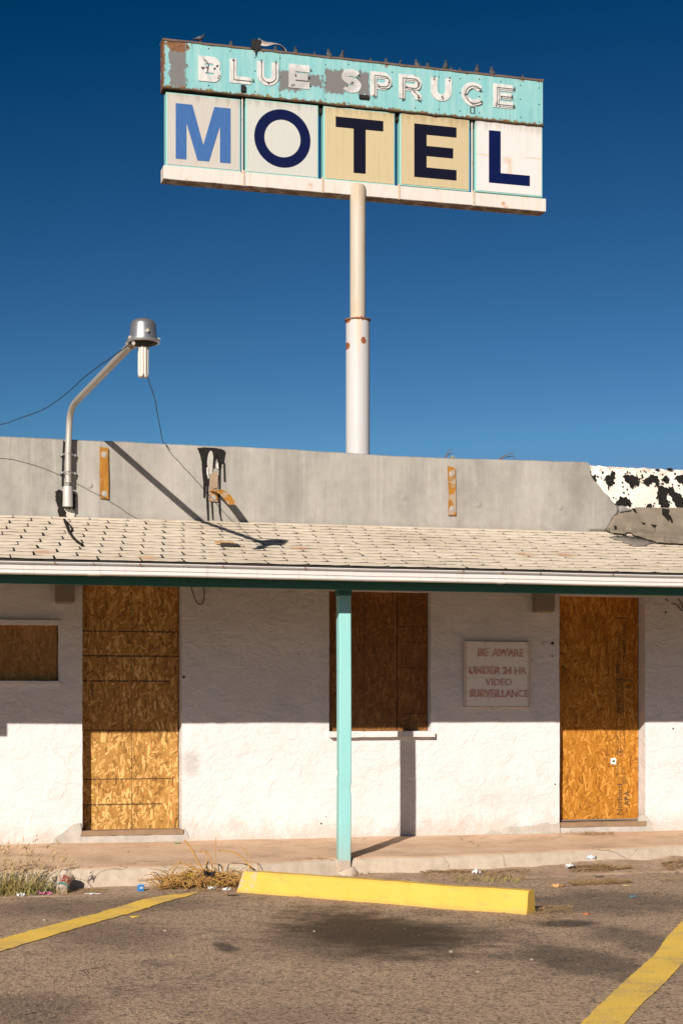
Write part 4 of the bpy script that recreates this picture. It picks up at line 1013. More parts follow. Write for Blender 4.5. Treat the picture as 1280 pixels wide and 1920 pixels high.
for s in ((-hw_, hw_, hh - .0115, hh), (-hw_, hw_, -hh, -hh + .0115), (-hw_, -hw_ + .0115, -hh + .0118, hh - .0118), (hw_ - .0115, hw_, -hh + .0118, hh - .0118)): box(bm, s[0], s[1], -.0245, -.006, s[2], s[3], .002)
ob('frame', bm, mN.m, N)
mR = M('faded_red_paint'); kR = mR.noise(mR.obj(), 30, 5, .7); mR.col(mR.mix(mR.ss(kR, .4, .68), (.43, .23, .20), (.60, .46, .41)))
mR2 = M('ghost_red_paint'); kR = mR2.noise(mR2.obj(), 30, 5, .7); mR2.col(mR2.mix(mR2.ss(kR, .35, .6), (.50, .25, .21), (.64, .47, .42)))
for body, py, px0, px1, hgt, ghost in (('BE  AWARE', 1224, 895, 981, 14.5, 1), ('UNDER 24 HR', 1257.5, 878, 987, 14, 1), ('VIDEO', 1279, 909, 959, 13, 0), ('SURVEILLANCE', 1300.5, 879, 990, 14, 1)):
    q0, q1, qt, qb = W(px0, py, -.023), W(px1, py, -.023), W(930, py - hgt / 2, -.023), W(930, py + hgt / 2, -.023)
    me = text_mesh('lettering', body, .08, .0008, .0022); xs_ = [v.co.x for v in me.vertices]; ys_ = [v.co.y for v in me.vertices]
    sx_ = (q1.x - q0.x) / (max(xs_) - min(xs_)); sz_ = (qt.z - qb.z) / (max(ys_) - min(ys_)); cxm, cym = (max(xs_) + min(xs_)) / 2, (max(ys_) + min(ys_)) / 2
    for v in me.vertices: v.co = Vector(((v.co.x - cxm) * sx_, (v.co.y - cym) * sz_, v.co.z))
    o = link('lettering', me, mR.m, N); c_ = (q0 + q1) / 2; o.location = (c_.x - N.location.x, -.0232, c_.z - N.location.z); o.rotation_euler = (pi / 2, 0, 0)
    if ghost:
        g_ = link('lettering_ghost', me.copy(), None, N); g_.data.materials.clear(); g_.data.materials.append(mR2.m); g_.location = o.location + Vector((.010, .0005, .004)); g_.rotation_euler = (pi / 2, 0, .012)

# ================================================================== MOTEL SIGN
SG = thing('motel_sign', SO, 'tall weathered motel sign with turquoise header and five letter panels on white pole', 'sign', rz=SA)
SG.location.z = 0
boxo('header_panel', HU0, HU1, 0, .26, HZ0, HZ1, MH, SG, .006)
# folded rusty lips along the header
bm = bmesh.new()
n = 90; rg = []
for i in range(n + 1):
    u = HU0 - .01 + (HU1 - HU0 + .02) * i / n; j = .012 * fb(u * 3, 1, 1, 4)
    rg.append([bm.verts.new((u, y, z)) for y, z in ((-.014, HZ1 - .02 + j), (-.014, HZ1 + .012 + j * .4), (.27, HZ1 + .012), (.27, HZ1 - .02))])
for a, b in zip(rg, rg[1:]):
    for j in range(4): bm.faces.new((a[j], a[(j + 1) % 4], b[(j + 1) % 4], b[j]))
bm.faces.new(rg[0]); bm.faces.new(rg[-1][::-1]); ob('header_cap', bm, plain('rust_and_flaking_turquoise', (.13, .09, .065), .8, .6, 5), SG)
bm = bmesh.new(); rg = []
for i in range(n + 1):
    u = HU0 - .006 + (HU1 - HU0 + .012) * i / n; j = .016 * fb(u * 4, 5, 1, 4)
    rg.append([bm.verts.new((u, y, z)) for y, z in ((-.03 + j * .4, HZ0 - .012 + j), (-.022, HZ0 + .014 + j * .6), (.24, HZ0 - .004), (.24, HZ0 - .02))])
for a, b in zip(rg, rg[1:]):
    for j in range(4): bm.faces.new((a[j], a[(j + 1) % 4], b[(j + 1) % 4], b[j]))
bm.faces.new(rg[0]); bm.faces.new(rg[-1][::-1]); ob('header_lip', bm, plain('rust_with_gap_shade', (.055, .034, .02), .9, .6, 9, .5), SG)  # rusty lip, its colour blackened to carry the shade of the gap below
boxo('gap_shade_bar', HU0 + .06, HU1 - .06, .06, .2, HZ0 - .13, HZ0 - .022, MBLK, SG)  # black bar added behind the gap so it looks deep in shade
boxo('base_beam', HU0 + .0, HU1 + .04, -.05, .24, BZ0, BZ1, MB, SG, .008)
bm = bmesh.new()
for px, py in ((456, 322), (603, 335), (746, 347), (886, 359)):
    u = SL(px, py)[0]; box(bm, u - .018, u + .018, -.062, -.048, BZ0 - .008, BZ1 + .03, .003)
ob('beam_strap', bm, plain('stained_strap', (.50, .40, .30), .6, .3), SG)
bm = bmesh.new()
for px in (454.5, 601.5, 744, 885):
    u = SL(px, 260)[0]; d = .10 if px in (601.5, 744) else .015
    if d < .05: box(bm, u - .004, u + .018, .03, .06, BZ1, HZ0 - .02, .003)
ob('upright', bm, MB, SG)
MTF = mat_face('turquoise_frame_paint', (.26, .54, .50), (.42, .52, .40), .5)
faces = {'M': mat_face('cream_white_panel', (.47, .44, .40), (.42, .355, .26), .45), 'O': mat_face('grey_white_panel', (.49, .49, .45), (.44, .41, .33), .25),
         'T': mat_face('cream_panel', (.49, .405, .24), (.43, .33, .18), .45), 'E': mat_face('pale_cream_panel', (.48, .39, .235), (.42, .32, .17), .5), 'L': mat_face('white_panel', (.60, .58, .56), (.53, .44, .33), .25)}
inks = {'M': mat_letter('faded_blue_letter', (.042, .115, .30), (.085, .18, .37)), 'O': mat_letter('navy_letter', (.0025, .006, .042), (.006, .012, .065)), 'T': mat_letter('dark_navy_letter', (.004, .0045, .014), (.010, .010, .026)),
        'E': mat_letter('dark_navy_letter', (.004, .0045, .015), (.011, .011, .028)), 'L': mat_letter('deep_blue_letter', (.0015, .006, .05), (.004, .012, .07))}
panels = {'M': (311.5, 451.5, 174, 315.5, 184, 324.5), 'O': (460.5, 597, 186, 327, 196, 335), 'T': (606.5, 740, 199, 338, 210, 347), 'E': (749.5, 880, 210.5, 348, 222, 357.5), 'L': (890.5, 1016.5, 223, 360, 233.5, 368.5)}
boxes = {'M': (329.5, 432.3, 193.5, 297.4), 'O': (476.3, 582, 0, 0), 'T': (629, 718, 219.3, 0), 'E': (776, 855, 231.5, 331.5), 'L': (915.8, 992.3, 244.2, 342.3)}
for ch in 'MOTEL':
    a, b, t0, b0, t1, b1 = panels[ch]
    u0, u1 = SL(a, 250)[0], SL(b, 270)[0]; z1 = (SL(a, t0)[1] + SL(b, t1)[1]) / 2; z0 = (SL(a, b0)[1] + SL(b, b1)[1]) / 2; z0 = max(z0, BZ1 + .012)
    e = .022
    bm = bmesh.new(); box(bm, u0, u1, .005, .20, z0, z1, .006); pn = ob('letter_panel', bm, MTF, SG)
    boxo('panel_face', u0 + e, u1 - e, -.003, .004, z0 + e, z1 - e, faces[ch], pn, .001)
    bm = bmesh.new(); Y0, TK = -.0075, .004
    if ch == 'M':
        x0, zt = SL(329.5, 193.5); zb_ = SL(329.5, 297.4)[1]; x1 = SL(432.3, 250)[0]; H = zt - zb_; Wd = x1 - x0
        P = lambda x, z: (x0 + x * Wd, zb_ + z * H)
        plate(bm, [P(0, 0), P(.195, 0), P(.195, .66), P(.395, 0), P(.605, 0), P(.805, .66), P(.805, 0), P(1, 0), P(1, 1), P(.70, 1), P(.50, .29), P(.30, 1), P(0, 1)], Y0, TK)
    elif ch == 'O':
        x0, x1 = SL(476.5, 258)[0], SL(581.7, 262)[0]; zt, zb_ = SL(529, 205.3)[1], SL(529, 314.3)[1]; wd = .20
        ro = (x1 - x0) / 2; rz_ = (zt - zb_) / 2; wdt = (x1 - x0) * .178
        stroke(bm, arc((x0 + x1) / 2, (zt + zb_) / 2, ro - wdt / 2, rz_ - wdt / 2, 0, 360, 56)[:-1], wdt, Y0, TK, True)
    elif ch == 'T':
        x0, zt = SL(629, 219.3); x1 = SL(718, 228)[0]; zb_ = SL(662.5, 324)[1]; xa, xb = SL(662.5, 280)[0], SL(685, 280)[0]; zt = (zt + SL(718, 226.5)[1]) / 2; hb = (zt - zb_) * .19
        plate(bm, [(xa, zb_), (xb, zb_), (xb, zt - hb), (x1, zt - hb), (x1, zt), (x0, zt), (x0, zt - hb), (xa, zt - hb)], Y0, TK)
    elif ch == 'E':
        x0, zt = SL(776, 231.5); zb_ = SL(776, 331.5)[1]; x1 = SL(855, 290)[0]; H = zt - zb_; Wd = x1 - x0
        P = lambda x, z: (x0 + x * Wd, zb_ + z * H)
        plate(bm, [P(0, 0), P(1, 0), P(1, .195), P(.29, .195), P(.29, .41), P(.92, .41), P(.92, .60), P(.29, .60), P(.29, .81), P(1, .81), P(1, 1), P(0, 1)], Y0, TK)
    else:
        x0, zt = SL(915.8, 244.2); zb_ = SL(915.8, 342.3)[1]; x1 = SL(992.3, 340)[0]; H = zt - zb_; Wd = x1 - x0
        P = lambda x, z: (x0 + x * Wd, zb_ + z * H)
        plate(bm, [P(0, 0), P(1, 0), P(1, .20), P(.285, .20), P(.285, 1), P(0, 1)], Y0, TK)
    ob('letter', bm, inks[ch], pn)
# header letters: white channel letters with remains of tube lighting
MNEO = plain('old_tube_wire', (.10, .085, .075), .5, .2, 40, 0); MSPOT = plain('rust_hole', (.045, .028, .02), .9)
HL = [('B', 372, 414, 104, 151.5), ('L', 430.5, 471, 110, 155), ('U', 482, 522, 114.5, 159), ('E', 541, 580, 119.5, 164), ('S', 640, 676.5, 127, 172), ('P', 694, 734, 133.5, 179.5), ('R', 747, 789.5, 138.5, 184), ('U', 807, 846, 144.5, 188), ('C', 864, 909, 151, 197), ('E', 923.5, 960.5, 156.5, 201)]
zT = None
for ch, a, b, t, bt in HL:
    u0, u1 = SL(a, 140)[0], SL(b, 145)[0]; zt, zb_ = SL(a, t)[1], SL(a, bt)[1]
    if ch in 'SC': zt, zb_ = zt - .01, zb_ - .005
    wd = .118; h2 = wd / 2; uL, uR, zT, zB = u0 + h2, u1 - h2, zt - h2, zb_ + h2; zM = (zT + zB) / 2; y0, th = -.012, .011
    paths = []
    if ch == 'L': paths = [[(uL, zt), (uL, zB), (u1, zB)]]
    elif ch == 'U':
        r = (uR - uL) / 2; paths = [[(uL, zt)] + arc((uL + uR) / 2, zB + r * .9, r, r * .9, 180, 360, 16) + [(uR, zt)]]
    elif ch == 'E': paths = [[(u1, zT), (uL, zT), (uL, zB), (u1, zB)], [(uL + h2 * 1.0, zM), (u1 - .03, zM)]]
    elif ch == 'C':
        paths = [arc((uL + uR) / 2, zM, (uR - uL) / 2, (zT - zB) / 2, 40, 320, 30)]
    elif ch == 'S':
        r = (zT - zM) / 2; w2 = (uR - uL) / 2; cu = (uL + uR) / 2
        paths = [arc(cu, zM + r, w2, r, 25, 270, 20) + arc(cu, zM - r, w2, r, 90, -155, 20)[1:]]
    elif ch == 'P':
        r = (zT - zM + .03) / 2; zm2 = zM - .03; paths = [[(uL, zb_), (uL, zT), (uR - r, zT)] + arc(uR - r, (zT + zm2) / 2, r, r, 90, -90, 14)[1:] + [(uL + h2, zm2)]]
    elif ch == 'R':
        r = (zT - zM) / 2 + .005; zm2 = zM - .01; paths = [[(uL, zb_), (uL, zT), (uR - r, zT)] + arc(uR - r, (zT + zm2) / 2, r, r, 90, -90, 14)[1:] + [(uL + h2, zm2)], [(uR - r - .02, zm2 - h2 * .8), (uR - .04, zm2 - .10), (uR, zm2 - .14), (uR, zb_)]]
    elif ch == 'B':
        r = (zT - zM) / 2; paths = [[(uL, zM), (uL, zT), (uR - r - .01, zT)] + arc(uR - r - .01, zM + r, r, r, 90, -90, 14)[1:] + [(uL + h2, zM)], [(uL, zM - h2 * .0), (uL, zB), (uR - r, zB)] + arc(uR - r, zM - r, r, r, -90, 75, 14)[1:]]
    bm = bmesh.new()
    for i, pth in enumerate(paths): stroke(bm, pth, wd, y0 - .0015 * i, th)
    L_ = ob('letter', bm, MWL, SG)
    bm = bmesh.new(); rl = random.Random(ch + str(a))
    full = ch in 'LUPRC' or (ch == 'E' and a > 900)
    for pth in paths:
        pp = [Vector((q[0] + .012, y0 - .008, q[1] - .006)) for q in pth]
        if full and not (ch == 'U' and a > 800): tube(bm, pp, .0055, 5)
        if full and ch in 'PRCE': tube(bm, [q + Vector((.034, 0, -.03)) for q in pp], .0035, 5)
        for q in ([pp[0], pp[-1]] + ([pp[len(pp) // 2]] if len(pp) > 3 else [])):
            for _ in range(2):
                c = q + Vector((rl.uniform(-.02, .02), .004, rl.uniform(-.03, .03))); tube(bm, [c, c + Vector((0, -.01, 0))], .013, 7)
    if ch == 'B': tube(bm, smooth_path([(uL + .03, y0 - .01, zT), (uL + .10, y0 - .02, zM + .08), (uL + .08, y0 - .012, zM - .06)]), .005, 5)
    ob('tube_light', bm, MNEO, L_)
# rivets along the header seams
bm = bmesh.new(); rr = random.Random(5)
for px in (350, 391, 432, 478, 525, 610, 653, 735, 778, 822, 862, 898, 938, 975, 1010):
    for s in (.10, .5, .86):
        u = SL(px, 140)[0]; z = HZ0 + (HZ1 - HZ0) * (s + rr.uniform(-.05, .05)); tube(bm, [(u, .002, z), (u, -.006, z)], .011, 6)
tag(ob('rivets', bm, MSPOT, SG), kind='stuff')
for a, t, b, bt in ((451.5, 161, 460, 173), (672.5, 180, 690.5, 187)):
    u0, z1 = SL(a, t); u1, z0 = SL(b, bt); z1 = SL(b, t)[1]; boxo('junction_box', u0, u1, -.04, .0, z0, z1, MBLK, SG, .004)
bm = bmesh.new(); 
for (a, t, b, bt) in ((880.5, 201, 882, 212), (888, 202, 889.5, 213), (880.5, 200.5, 889.5, 202), (880.5, 211.5, 889.5, 213)):
    u0, z1 = SL(a, t); u1, z0 = SL(b, bt); box(bm, u0, u1, -.010, .0, z0, z1)
ob('patch_outline', bm, MSPOT, SG)
# seams in the header sheet
bm = bmesh.new()
for px in (348.5, 524, 699, 822, 955):
    u = SL(px, 150)[0]; box(bm, u - .004, u + .004, -.004, .001, HZ0 + .02, HZ1 - .02)
ob('sheet_seam', bm, plain('dark_seam_paint', (.13, .30, .29), .6), SG)  # joints drawn as thin strips of darker turquoise
# bracket and curled torn sheet on top
u0, u1 = SL(469.5, 80)[0], SL(489, 80)[0]; zb_ = HZ1; bm = bmesh.new()
plate(bm, [(u0, zb_ + .0), (u0 + .07, zb_ - .02), (u0 + .085, zb_ - .13), (u0 + .115, zb_ - .02), (u1, zb_ + .01), (u1, zb_ + .15), (u0 + .02, zb_ + .15)], -.03, .012); box(bm, u0 + .03, u1 - .01, -.017, .1, zb_ + .013, zb_ + .145, .01)
ob('bent_bracket', bm, MBLK, SG)
ua = SL(485, 80)[0]; uc = SL(537, 85)[0]; Lc = uc - ua
pts = smooth_path([(ua, .0, HZ1 + .13), (ua + .25 * Lc, -.02, HZ1 + .10), (ua + .5 * Lc, -.02, HZ1 + .12), (ua + .75 * Lc, .02, HZ1 + .125), (ua + .92 * Lc, .03, HZ1 + .075), (ua + Lc, .0, HZ1 + .0)], 6)
bm = bmesh.new(); rg = []
for i, p in enumerate(pts):
    t = i / (len(pts) - 1); wv = .075 * (1 - .6 * t); tilt = 1.25 - 1.5 * t
    d = Vector((0, cos(tilt), sin(tilt))) * wv; rg.append((bm.verts.new(p - d), bm.verts.new(p - d * .3 + Vector((0, 0, .012))), bm.verts.new(p + d)))
for a, b in zip(rg, rg[1:]):
    bm.faces.new((a[0], b[0], b[1], a[1])); bm.faces.new((a[1], b[1], b[2], a[2]))
o = ob('torn_sheet', bm, plain('dull_tin', (.40, .36, .32), .5, .3, 8, .2, .3), SG, 60); s = o.modifiers.new('th', 'SOLIDIFY'); s.thickness = .006
# pole (slightly in front of the sign's centre line)
pc = W(670.5, 1322, POLEY - .03) - SO; pu = pc.dot(SX); ps = F / ((W(670, 1322, POLEY) - C0).dot(Vector((fx, fy, 0))))
R1, R2 = 22.3 / ps, 14.6 / ps; ztop = SL(670, 345)[1] - .03; pw_ = pc.dot(SN)
bm = bmesh.new(); lathe(bm, [(R2, POLEZ - .1), (R2, ztop - .05), (R2 * .95, ztop - .02), (R2 * .8, ztop), (R2 * .2, ztop + .004)], 32, (pu, pw_, 0)); ob('pole_upper', bm, MPO, SG, 40)
bm = bmesh.new(); lathe(bm, [(R1, GZ - .1), (R1, POLEZ - .02), (R1 * .995, POLEZ - .012), (R2 + .002, POLEZ + .01)], 40, (pu, pw_, 0)); ob('pole_lower', bm, MPO, SG, 40)
bm = bmesh.new(); lathe(bm, [(R1 - .004, POLEZ - .035), (R1 + .018, POLEZ - .03), (R1 + .02, POLEZ - .008), (R1 - .03, POLEZ - .004)], 40, (pu, pw_, 0)); ob('pole_collar', bm, MRUST, SG, 40)

# ================================================================== PIGEONS
def loft(bm, secs, seg=12):
    rg = [[bm.verts.new((x, ry_ * cos(2 * pi * k / seg), z + rz_ * sin(2 * pi * k / seg))) for k in range(seg)] for x, z, ry_, rz_ in secs]
    for a, b in zip(rg, rg[1:]):
        for k in range(seg): bm.faces.new((a[k], a[(k + 1) % seg], b[(k + 1) % seg], b[k]))
    bm.faces.new(rg[0]); bm.faces.new(rg[-1][::-1])
mP = M('pigeon_plumage'); pP = mP.obj(); xP, yP, zP_ = mP.sep(pP); rP = mP.rnd(); kP = mP.noise(pP, 30, 4)
cP = mP.mix(kP, (.03, .03, .036), (.085, .082, .09)); cP = mP.mix(mP.mul(rP, .4), cP, (.11, .075, .06))
cP = mP.mix(mP.mul(mP.ss(zP_, .13, .16), .85), cP, (.045, .055, .06)); bar = mP.mul(mP.ss(mP.ma('ABSOLUTE', mP.ma('ADD', xP, .055)), .014, .008), mP.ss(zP_, .12, .10)); cP = mP.mix(bar, cP, (.02, .02, .022))
cP = mP.mix(mP.mul(mP.mul(mP.ss(xP, .03, -.02), mP.ss(mP.ma('ABSOLUTE', yP), .02, .04)), .5), cP, (.16, .16, .17)); mP.col(cP).rough(.7)
bm = bmesh.new(); loft(bm, [(-.165, .055, .018, .004), (-.11, .066, .03, .014), (-.07, .078, .045, .034), (-.02, .088, .056, .050), (.03, .100, .055, .055), (.062, .125, .046, .048), (.078, .152, .034, .036), (.088, .174, .028, .028), (.100, .188, .026, .026), (.116, .187, .016, .016), (.120, .181, .005, .006), (.136, .176, .002, .002)])
bmesh.ops.recalc_face_normals(bm, faces=bm.faces); pg_me = bpy.data.meshes.new('pigeon_body'); bm.to_mesh(pg_me); bm.free(); pg_me.materials.append(mP.m)
for p in pg_me.polygons: p.use_smooth = True
bm = bmesh.new(); tube(bm, [(0, 0, .045), (.004, 0, .0)], .005, 6); tube(bm, [(-.012, 0, .003), (.028, 0, .003)], .004, 5); lg_me = bpy.data.meshes.new('pigeon_leg'); bm.to_mesh(lg_me); bm.free(); lg_me.materials.append(plain('pigeon_foot_pink', (.35, .13, .10), .7))
birds = [(375, 0, 3.0, 'grey pigeon at the left end of the sign top, body seen side on'), (438, 9, .4, 'small hunched pigeon between left end and black bracket on sign'), (523, 7, 1.0, 'pigeon half hidden under the curled tin sheet on sign'),
         (561, 9, .6, 'hunched pigeon just right of the curled tin sheet'), (598, 5, 2.2, 'low crouching pigeon above gap between the header words'), (620, 14, 1.5, 'tall upright dark pigeon above the gap between header words'), (646, 12, 2.4, 'plump pigeon standing above the letter S'),
         (702, 6, .3, 'low pigeon above the gap between letters S and P'), (732, 9, 1.2, 'pigeon with raised head above the letter P'), (757, 4, 2.8, 'flat crouching pigeon above left side of letter R'), (786, 13, 1.7, 'upright dark pigeon above right side of letter R'), (810, 9, .8, 'round pigeon above left stroke of second letter U'),
         (839, 14, 1.4, 'tall pigeon above right stroke of second letter U'), (854, 6, .2, 'low dark pigeon just left of letter C'), (872, 6, 2.0, 'small low pigeon above left side of letter C'), (899, 13, 1.6, 'pale winged pigeon above right side of letter C'), (926, 14, 1.1, 'brownish upright pigeon above left edge of last letter E'), (991, 6, 2.6, 'lone low dark pigeon at right end of sign top')]
for i, (px, vis, yaw, lab) in enumerate(birds):
    u = SL(px, 100)[0]; sc = 110 * (1 - (px - 670) * 8e-5)
    hgt = .195; wpos = .02 if vis == 0 else max(.03, min(.25, (hgt - vis * 1.15 / sc) / .39))
    yaw = 0.15 if px == 375 else (pi / 2 if i % 3 else -pi / 2) + (yaw - 1.5) * .35
    pos = Vector(SO) + SX * u + SN * wpos; pos.z = HZ1 + .0125
    T = thing('pigeon', pos, lab, 'pigeon', 'pigeons along the sign top', yaw + SA)
    k = 1.0 if vis != 0 else .88
    if wpos >= .25 and vis < 7: k = .86
    if px != 375: T.rotation_euler = (0, -.3, yaw + SA); pos.z -= .01; T.location = pos
    k *= .86; T.scale = (k, k, k); bd = link('body', pg_me, None, T)
    for s in (-1, 1):
        l = link('leg', lg_me, None, T); l.location = (.005, s * .02, 0)

# ================================================================== ROOF LAMP
E0 = W(129, 945, PY - .10); LA = thing('arm_lamp', (E0.x, E0.y, E0.z), 'galvanised arm lamp bracketed to the grey parapet with bare bulb', 'lamp')
inv = LA.location.copy()
def LQ(px, py, Y): return W(px, py, Y) - inv
HD = W(269, 630, -3.15) - inv
pth = [LQ(128.5, 905, PY - .08), LQ(128.5, 850, PY - .085), LQ(130, 805, PY - .09), LQ(131.5, 782, PY - .12), LQ(136, 764, PY - .22), LQ(144, 752, PY - .40)]
end = LQ(247, 646, -3.05)
core = smooth_path(pth + [pth[-1].lerp(end, .25), pth[-1].lerp(end, .6), end], 7)
bm = bmesh.new(); tube(bm, core, .0255, 14); ob('arm_pipe', bm, mat_galv('weathered_pipe_steel', (.34, .31, .27), (.50, .47, .43), .55, .35), LA, 40)
a = LQ(127.5, 912, PY - .08); b = LQ(127.5, 950, PY - .08)
bm = bmesh.new(); tube(bm, [a, a.lerp(b, .06), a.lerp(b, .5), b], [.034, .038, .04, .041], 14); ob('pipe_socket', bm, mat_galv('dented_galvanised', (.40, .38, .35), (.55, .53, .50), .6, .3), LA, 50)
for py in (852, 886):
    q = LQ(128.5, py, PY - .08); bm = bmesh.new()
    tube(bm, [q + Vector((-.058, .045, .0)), q + Vector((-.035, .03, .004)), q + Vector((-.026, -.01, .004)), q + Vector((0, -.027, .003)), q + Vector((.026, -.01, .004)), q + Vector((.035, .03, .004)), q + Vector((.058, .045, 0))], .008, 6)
    for s in (-1, 1): tube(bm, [q + Vector((s * .055, .06, 0)), q + Vector((s * .055, .032, 0))], .012, 6)
    ob('pipe_clamp', bm, MGAL, LA, 40)
# head
k = 1 / 240.0
bm = bmesh.new(); lathe(bm, [(24.5 * k, -11 * k), (25.5 * k, -9 * k), (25.5 * k, -6 * k), (21.5 * k, -5 * k), (20.5 * k, 5 * k), (19.5 * k, 17 * k), (17.5 * k, 22 * k), (12 * k, 25 * k), (2 * k, 26 * k)], 36); bm.transform(Matrix.Translation(HD))
ob('lamp_cap', bm, mat_galv('spun_aluminium', (.36, .355, .35), (.50, .495, .49), .33, .78), LA, 40)
bm = bmesh.new(); lathe(bm, [(8 * k, -17 * k), (13 * k, -15 * k), (22 * k, -11.5 * k), (23.5 * k, -9.5 * k)], 30); bm.transform(Matrix.Translation(HD)); ob('lamp_base', bm, MBLK, LA, 40)
bm = bmesh.new()
for i in range(4):
    an = pi / 4 + i * pi / 2; d = Vector((cos(an), sin(an), 0)) * 5.5 * k; t_ = Vector((-sin(an), cos(an), 0)) * 2.6 * k
    top = HD + Vector((0, 0, -15 * k)); z2 = -58 * k
    tube(bm, [top + d + t_, HD + d + t_ + Vector((0, 0, z2)), HD + d + t_ * .5 + Vector((0, 0, z2 - 4 * k)), HD + d - t_ * .5 + Vector((0, 0, z2 - 4 * k)), HD + d - t_ + Vector((0, 0, z2)), top + d - t_], 2.6 * k, 8)
ob('bulb_tubes', bm, plain('milky_bulb_glass', (.58, .55, .50), .25, .03, 10, 0), LA, 60)
bm = bmesh.new(); tube(bm, [end - Vector((.03, 0, .015)), end + Vector((.02, 0, .008)), HD + Vector((-12 * k, 0, -13 * k))], [.028, .03, .02], 12)
for q in ((-22, -10, -6), (-17, -12, -15), (22, -6, -6), (3, -20.5, 4)): 
    c = HD + Vector(q) * k; tube(bm, [c, c + Vector((0, -.012, 0))], .012, 8)
ob('swivel_fitting', bm, mat_galv('cast_fitting', (.40, .36, .30), (.55, .50, .44), .5, .6), LA, 50)

def wire(pts, r, label, seg=5):
    bm = bmesh.new(); c = smooth_path(pts, 5)
    c = [p + Vector((.004 * nz(i * .9, 1), 0, .006 * nz(i * .8, 4))) for i, p in enumerate(c)]
    tube(bm, c, r, seg); return tag(ob('wire', bm, MWIRE), label, 'wire')
wire([W(242, 646, -3.1), W(210, 670, -2.75), W(165, 702, -2.2), W(125, 738, -1.8), W(98, 758, -1.45), W(75, 771, -1.15), W(52, 779, -.95), W(28, 788, -.75), W(6, 795, -.62), W(-40, 800, -.5), W(-140, 812, -.4)], .0032, 'thin sagging wire running left from the arm lamp to the frame edge')
wire([W(272, 693, -3.15), W(281, 720, -2.4), W(290, 746, -1.75), W(294, 768, -1.35), W(300, 800, -.75), W(305, 826, -.3), W(310, 832, PY - .03), W(316, 839, PY - .035), W(316, 840, PY - .035)], .0032, 'thin wire hanging from the lamp bulb down to the parapet top')
bm = bmesh.new(); tube(bm, [W(120, 826, PY - .03), W(117.5, 870, PY - .03), W(117, 912, PY - .03)], .005, 5); tag(ob('cable', bm, MWIRE), 'dark cable running down the parapet beside the lamp pipe', 'cable')

# ================================================================== WHEEL STOP
A, Bq = G(442, 1672.5, GZ), G(986.5, 1712.5, GZ); ax = (Bq - A).normalized(); L = (Bq - A).length; back = Vector((-ax.y, ax.x, 0))
if back.y < 0: back = -back
bm = bmesh.new(); n = 60; rg = []
Hs = .15; D1, D2 = .130, .085
for i in range(n + 1):
    t = i / n; sl = 0
    base = A + ax * (L * t); ring = []
    ins = .03 if i == 0 else 0
    for (d, z) in ((0, -.02), (.006, .03), ((D1 - D2) / 2 - .002, Hs - .016), ((D1 - D2) / 2 + .012, Hs - .002), ((D1 + D2) / 2 - .012, Hs), ((D1 + D2) / 2 + .002, Hs - .014), (D1, -.02)):
        sh = ax * (.045 * (z + .02) / Hs) if i == 0 else (ax * (.045 * (z + .02) / Hs) * max(0, 1 - i * .5) if i < 2 else Vector((0, 0, 0)))
        p = base + back * d + Vector((0, 0, asph(base.x, base.y) - base.z + z)) + sh
        am = .004; p += Vector((nz(p.x * 9, p.y * 9, p.z * 9), nz(p.y * 9, p.z * 9, p.x * 9), .7 * nz(p.z * 7, p.x * 7, p.y * 7))) * am
        ch_ = max(0, fb(t * 34, z * 22, d * 20, 4) - .42) * .035
        ring.append(bm.verts.new(p + back * ch_ * .8 - Vector((0, 0, ch_ * .5 if z > .1 else 0))))
    rg.append(ring)
kk = 7
for a, b in zip(rg, rg[1:]):
    for j in range(kk): bm.faces.new((a[j], b[j], b[(j + 1) % kk], a[(j + 1) % kk]))
bm.faces.new(rg[0][::-1]); bm.faces.new(rg[-1])
tag(ob('wheel_stop', bm, MSTOP, None, 35), 'yellow painted concrete wheel stop lying in front of turquoise post', 'wheel stop')

# ================================================================== WEEDS AND LITTER
def leafmat(name, a, b, rough=.8):
    m = M(name); p = m.pos(); m.col(m.mix(m.noise(p, 16, 4), a, b)).rough(rough); m.put(m.b.inputs['Roughness'], rough); return m.m
MSTRAW = leafmat('dry_straw', (.34, .20, .065), (.56, .39, .17)); MGREEN = leafmat('grey_green_weed', (.14, .14, .04), (.44, .34, .13)); MHEAD = leafmat('pale_seed_heads', (.36, .24, .11), (.52, .38, .21)); MTUM = leafmat('tumbleweed_stem', (.30, .15, .04), (.52, .31, .10)); MDEB = leafmat('dry_debris', (.26, .15, .06), (.62, .42, .19))
MGRN2 = leafmat('dark_green_weed', (.035, .085, .045), (.09, .16, .08)); MYEL = leafmat('yellow_leaf_clump', (.50, .36, .03), (.66, .52, .08)); MTWIG = leafmat('dark_twig', (.10, .06, .035), (.22, .13, .07))
def blade(bm, p, d, L, w_, bend, segs=4, rnd=random):
    p = Vector(p); d = Vector(d).normalized(); side = Vector((-d.y, d.x, 0)); side = side.normalized() if side.length > .05 else Vector((1, 0, 0)); side.rotate(Matrix.Rotation(rnd.uniform(-1.2, 1.2), 3, 'Z')); prev = None
    for i in range(segs + 1):
        t = i / segs; ww = w_ * (1 - .85 * t); q = (bm.verts.new(p - side * ww), bm.verts.new(p + side * ww))
        if prev: bm.faces.new((prev[0], prev[1], q[1], q[0]))
        prev = q; d = (d + Vector(bend) / segs).normalized(); p = p + d * (L / segs)
    return p
